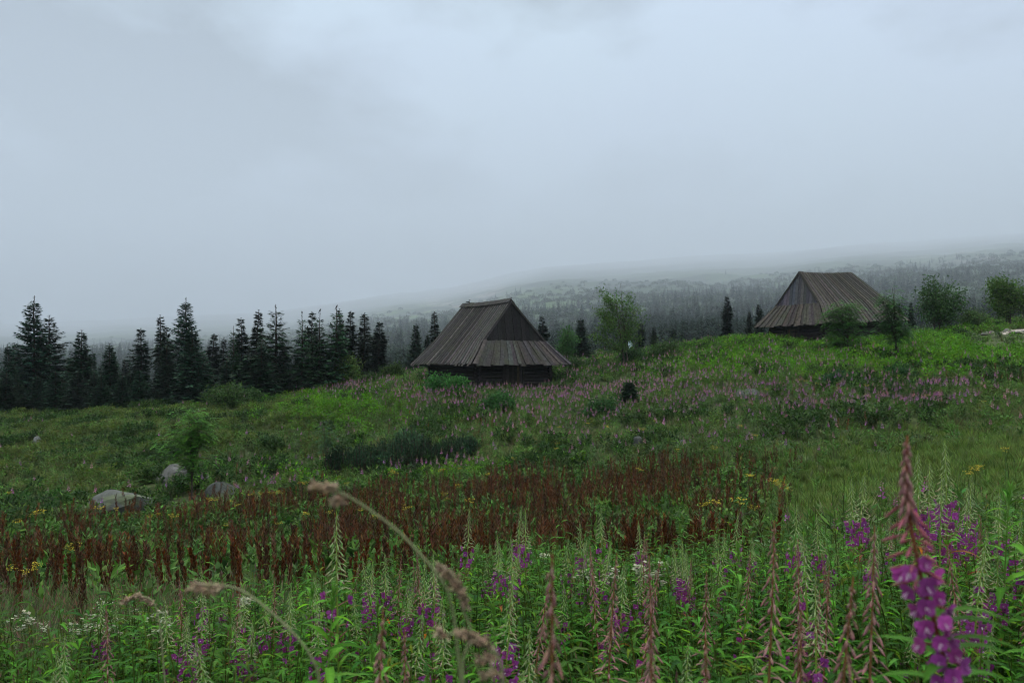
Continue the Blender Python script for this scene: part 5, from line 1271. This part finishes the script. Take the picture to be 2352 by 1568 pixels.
place_stuff("olive_undergrowth", tOl, mO, X, Y, Z, .6, 1.2, M_LEAF, .2, .35)
# short meadow grass, dense, plus grass in the near left corner
X3, Y3, Z3, px3, py3 = samp(16000, 6.5, 32, .72)
me3 = np.clip(1.6 * blob(px3, py3, 2150, 1110, 330, 75) + blob(px3, py3, 2352, 1080, 200, 80) + .8 * blob(px3, py3, 1850, 1190, 130, 60), 0, 1) * (px3 > 1740)
place_stuff("short_meadow_grass", tShort, rng.random(len(X3)) < me3, X3, Y3, Z3, .8, 1.5, M_LEAF, .2, .3)
X4, Y4, Z4, px4, py4 = samp(5200, 2.2, 9, .72)
tThin = [t_grass(580 + i, (.085, .11, .05), .62, 18, True, .0022) for i in range(4)]
m4 = rng.random(len(X4)) < (np.clip(1 - (px4 - 300) / 500, .12, 1) * .8 * (Y4 < 8))
place_stuff("thin_seeding_grass", tThin, m4, X4, Y4, Z4, .7, 1.15, M_LEAF, .2, .3)

# ------------------------------------------------------------------ yellow ragwort and white umbels, countable
def ragwort(seed, col=(.34, .28, .05), lod=0, spread=.16):
    r = np.random.default_rng(seed); st, lf, fl = Geo(), Geo(), Geo(); az = 0
    tube(st, [[0, 0, 0], [.01, 0, .7]], [.004, .003], (.06, .08, .03), 4)
    for k_ in range(9):
        az += 2.4; e = np.array([math.cos(az) * spread * r.random(), math.sin(az) * spread * r.random(), .92 + .1 * r.random()]); tube(st, [[.01, 0, .62 + .03 * (k_ % 3)], e], [.002, .001], (.06, .09, .03), 3)
        m = 6; b_ = e[None] + r.normal(size=(m, 3)) * np.array([.022, .022, .007]); d = nrm(r.normal(size=(m, 3)) + np.array([0, -.2, .2])); d[:, 2] *= .3; diamonds(fl, b_, nrm(d), nrm(np.cross(d, np.array([0, .4, 1.])[None] + r.normal(size=(m, 3)) * .3)), .026, .026, jits(col, m, .3, r))
    for k_ in range(18):
        az += 2.4; d = nrm([math.cos(az), math.sin(az), .4]); diamonds(lf, [[0, 0, .12 + .03 * k_]], [d], [nrm(np.cross(d, [.1, 0, 1]))], .11, .03, jit((.04, .085, .025), .3, r))
    return [("stem", mesh("stem", st, M_STEM)), ("foliage", mesh("foliage", lf, M_LEAF)), ("flower_head", mesh("flower_head", fl, M_PETAL))]
RW = [ragwort(600 + i) for i in range(5)]; UM = [ragwort(610 + i, (.30, .32, .22), 0, .05) for i in range(3)]
yel = [(160,1272),(168,1288),(150,1280),(178,1275),(22,1342),(55,1340),(80,1335),(66,1352),(20,1142),(40,1214),(78,1206),(97,1203),(228,1187),(268,1180),(345,1196),(365,1190),(395,1192),(400,1205),(480,1166),(495,1161),(530,1160),(545,1172),(575,1147),(600,1142),(620,1146),(640,1149),(690,1118),(700,1122),
 (797,1120),(900,1095),(906,1100),(1015,1093),(1055,1083),(1050,1137),(1020,1150),(1026,1156),(935,1192),(930,1168),(1080,1172),(1465,1082),(1472,1086),(1350,978),(1395,988),(1280,1024),(1263,983),(1286,986),(1278,1038),(1475,993),(1557,1040),(1640,1040),(1720,1104),(1727,1112),(1778,1128),(1795,1136),(1810,1142),(1786,1142),(1620,1192),(1645,1188),(1700,1192),(1730,1192),
 (2225,1108),(2252,1093),(2240,1103),(2310,1056),(1849,880),(1877,884),(1925,884),(1990,892),(1760,900),(1838,877),(1990,912),(1372,826),(1330,878),(1562,820),(1505,972),(1700,985),(1735,1010),(2130,915),(2260,930),(830,1180),(760,1190),(700,1200),(640,1215),(860,1215),(520,1215),(1180,1060),(1120,1100)]
for i, (x, y) in enumerate(yel):
    b = gpt(x, y + 12); hs = (.62 + .4 * R.random()) * (.7 if y > 1260 else 1); b = gpt(x, y + hs * FP / b.y * .9 if b.y > 9 else y + 12, 7.0)
    row = "on the far slope" if b.y > 34 else "above the dock bed" if y < 1160 else "among the brown docks"
    t = thing("ragwort", f"yellow-flowered ragwort {row}, {side_word(x)} part of the picture", "ragwort", b, (0, 0, R.random() * 6.28), hs, f"ragworts {row}, {side_word(x)}")
    for nm, me in RW[i % 5]: obj(nm, me, t)
for i in range(26):
    x = R.choice([R.uniform(20, 620), R.uniform(20, 500), R.uniform(1180, 1650)]); Dp = R.uniform(3.6, 7.0); b = gxd(x, Dp)
    hmax = EYE - (np.interp(x, [0, 400, 1300], [1385, 1385, 1270]) + R.random() * 60 - HY) / FP * Dp - b.z
    if hmax < .35: continue
    t = thing("white_umbel", f"small white flat-topped flower at the back of the front bed, {side_word(x)} part", "white flower", b, (0, 0, R.random() * 6.28), min(hmax, .95), f"white umbels at the back of the front bed, {side_word(x)}")
    for nm, me in UM[i % 3]: obj(nm, me, t)

# ------------------------------------------------------------------ close grass stalks with thick heads
def grass_stalk(label, stem_pts, Dp, heads, seed):
    r = np.random.default_rng(seed); org = None; pts = [P(x, y, Dp + dz) for x, y, dz in stem_pts]
    last = pts[-1]; foot = Vector((last.x + .06, last.y + .05, float(ground(last.x + .06, last.y + .05)) - .01)); pts.append(foot)
    t = thing("grass_stalk", label, "grass stalk", foot); g = Geo()
    a = np.array([list(p_ - foot) for p_ in pts]); u = np.linspace(0, len(a) - 1, 30); a2 = np.stack([np.interp(u, np.arange(len(a)), a[:, k_]) for k_ in range(3)], -1)
    for _ in range(3): a2[1:-1] = (a2[:-2] + 2 * a2[1:-1] + a2[2:]) / 4
    tube(g, a2, np.interp(np.linspace(0, 1, 30), [0, 1], [.0010, .0018]), (.16, .17, .09), 6); obj("stem", mesh("stem", g, M_STEM, True), t)
    for (x0, y0, x1, y1, wpx, n_) in heads:
        hg = Geo(); p0 = np.array(P(x0, y0, Dp) - foot); p1 = np.array(P(x1, y1, Dp) - foot)
        for k_ in range(n_):
            f = (k_ + .5) / n_; c = p0 + (p1 - p0) * f + r.normal(size=3) * wpx / FP * Dp * .15; d = nrm((p0 - p1) * .6 / np.linalg.norm(p1 - p0) + r.normal(size=3) * .5)
            spindle(hg, c, c + d * .008, .0017, jit((.17, .125, .085), .3, r), 5, jit((.24, .18, .12), .3, r))
        tube(hg, [p0, p1], .0012, (.15, .12, .08), 5)
        obj("seed_head", mesh("seed_head", hg, M_STEM), t)
grass_stalk("long arching grass stalk with pale blurred tufts at its upper left end", [(742, 1118, 0), (790, 1132, 0), (858, 1176, 0), (915, 1218, 0), (958, 1264, 0), (1013, 1326, 0), (1060, 1420, .03)], .85, [(722, 1118, 775, 1120, 24, 70), (768, 1150, 790, 1152, 26, 50)], 1)
grass_stalk("nodding brown grass head in the bottom centre with a bent stalk", [(1013, 1299, 0), (1045, 1345, 0), (1063, 1401, 0), (1085, 1449, 0), (1072, 1490, 0), (1056, 1526, 0)], .9, [(1013, 1302, 1050, 1348, 26, 80), (1050, 1345, 1072, 1392, 26, 60)], 2)
grass_stalk("pale grass head lying almost level at the bottom centre", [(1012, 1455, 0), (1060, 1456, 0), (1130, 1478, 0), (1160, 1540, 0)], .8, [(1055, 1454, 1130, 1480, 18, 80), (1008, 1452, 1030, 1462, 12, 25)], 3)
grass_stalk("brown grass tuft at the very bottom right of the level head", [(1100, 1512, 0), (1148, 1508, 0), (1150, 1570, .02)], .8, [(1100, 1516, 1140, 1508, 20, 40), (1110, 1550, 1148, 1546, 16, 30)], 4)
grass_stalk("arching grass stalk with a brown tufted head at the lower left", [(440, 1350, 0), (490, 1338, 0), (550, 1351, 0), (588, 1376, 0), (640, 1420, 0), (680, 1459, 0), (763, 1561, .02)], .95, [(440, 1350, 515, 1352, 24, 90)], 5)
grass_stalk("bow-shaped grass head over the brown docks, lower left", [(277, 1388, 0), (310, 1366, 0), (345, 1372, 0), (360, 1395, 0), (372, 1460, 0)], 1.6, [(280, 1384, 315, 1367, 12, 60), (315, 1366, 355, 1388, 12, 60)], 6)

# ------------------------------------------------------------------ far forest in the mist
def t_far_spruce(seed):
    r = np.random.default_rng(seed); g = Geo(); az = 0
    tube(g, [[0, 0, 0], [0, 0, .9]], [.010, .002], (.02, .022, .018), 3)
    for k_ in range(70):
        t = (k_ + .5) / 70; az += 2.4; Rr = .22 * (1 - t) ** .8 * (.65 + .6 * r.random()); d = nrm([math.cos(az), math.sin(az), -.35]); diamonds(g, [[0, 0, .08 + .92 * t + .02]], [d], [nrm(np.cross(d, [r.normal() * .4, r.normal() * .4, 1]))], Rr + .01, Rr * .5 + .008, jit((.014, .026, .018), .3, r))
    return g.arr()
def t_far_bush(seed):
    r = np.random.default_rng(seed); g = Geo(); m = 70; d = nrm(r.normal(size=(m, 3))); d[:, 2] = np.abs(d[:, 2]); b_ = d * (.35 + .15 * r.random((m, 1))) * np.array([1, 1, .9]); diamonds(g, b_, nrm(r.normal(size=(m, 3)) + d), nrm(np.cross(d, r.normal(size=(m, 3)))), .22, .16, jits((.028, .048, .022), m, .4, r)); return g.arr()
tS = [t_far_spruce(700 + i) for i in range(5)]; tB = [t_far_bush(710 + i) for i in range(4)]
fsm = [mesh("spruce_tree", t_, M_FAR) for t_ in tS]
# misty spruces that can be told apart, one object each
mist = []
for (xa, xb, n_, ya, yb_, d0, d1, wd) in [(880, 1010, 26, 740, 790, 640, 900, "beyond the brow left of the middle hut"), (1015, 1060, 4, 690, 720, 1200, 1350, "on the rise above the middle hut's roof slope"), (1215, 1345, 20, 715, 765, 640, 950, "between the middle hut and the willow"),
        (1355, 1480, 16, 705, 760, 700, 1050, "behind the sparse willow"), (1490, 1750, 40, 690, 770, 620, 1000, "between the willow and the right hut"), (230, 330, 8, 800, 830, 800, 1050, "in the gap of the left wood"), (2100, 2300, 12, 670, 710, 900, 1200, "behind the leafy trees on the right")]:
    for i in range(n_):
        x = xa + (xb - xa) * min(max((0.22, .5, .81)[i % 3] + R.gauss(0, .13), 0), 1); Dp = R.uniform(d0, d1); b = gxd(x, Dp); H = R.uniform(9, 14.5)
        yt = R.uniform(ya, yb_); H = min(max(P(x, yt, Dp).z - b.z, 12), 31)
        o = obj("spruce_tree", fsm[R.randrange(5)], None, (b.x, b.y, b.z - .2)); o.scale = (H * .95,) * 2 + (H,); o.rotation_euler = (0, 0, R.random() * 6.3)
        tag(o, f"faint misty spruce {wd}", "spruce", f"misty spruces {wd}")
D_ = np.exp(rng.random(32000) * (math.log(5000) - math.log(220)) + math.log(220)); u_ = (rng.random(32000) * 2 - 1) * .75; X = u_ * D_; Z = ground(X, D_); px, py = pix(X, D_, Z)
fn = fnoise(X / D_ * 14, np.log(D_) * 9, 3); fn2 = fnoise(X / D_ * 30 + 7, np.log(D_) * 20, 2)
ms_ = (fn > .5) & (D_ < 4200) & (rng.random(len(X)) < np.clip(1.2 - (D_ / 3000), .12, 1))
dens = np.clip(1.2 - .9 * blob(px, py, 980, 720, 120, 40), .1, 1)
ms_ &= rng.random(len(X)) < dens
mb_ = ~ms_ & (fn2 > .36) & (rng.random(len(X)) < np.clip(1.25 - D_ / 3400, .0, 1))
Hs = 27 * (.3 + .9 * rng.random(len(X)) ** 1.6)
cap = np.interp(px, [-300, 0, 300, 600, 880, 1000, 1250, 1450, 1700, 2050, 2352, 2700], [800, 795, 805, 795, 765, 742, 728, 700, 690, 668, 655, 640]) + 26 * rng.random(len(X)) + np.where(D_ < 560, 26, 0)
Hmax = (HY - cap) / FP * D_ + EYE - Z
near_cap = D_ < 1000
ms_ &= ~near_cap | (Hmax > 4.5); mb_ &= ~near_cap | (Hmax > 3)
Hs = np.where(near_cap, np.minimum(Hs, np.maximum(Hmax, 4)), Hs)
g = scatter(tS, np.stack([X, D_, Z - .3], -1)[ms_], Hs[ms_], rng.random(ms_.sum()) * 6.28, None, (1 + .25 * (rng.random((ms_.sum(), 1)) - .5)) * np.ones((1, 3)))
tag(obj("distant_spruce_wood", mesh("distant_spruce_wood", g, M_FAR)), kind="stuff")
g = scatter(tB, np.stack([X, D_, Z - .3], -1)[mb_], np.minimum((10 + 13 * rng.random(mb_.sum())) * np.clip(D_[mb_] / 1600, .35, 1.15), np.where(near_cap[mb_], np.maximum(Hmax[mb_], 3) * 1.6, 99)), rng.random(mb_.sum()) * 6.28, None, (1 + .5 * (rng.random((mb_.sum(), 1)) - .5)) * np.ones((1, 3)))
tag(obj("distant_scrub", mesh("distant_scrub", g, M_FAR)), kind="stuff")
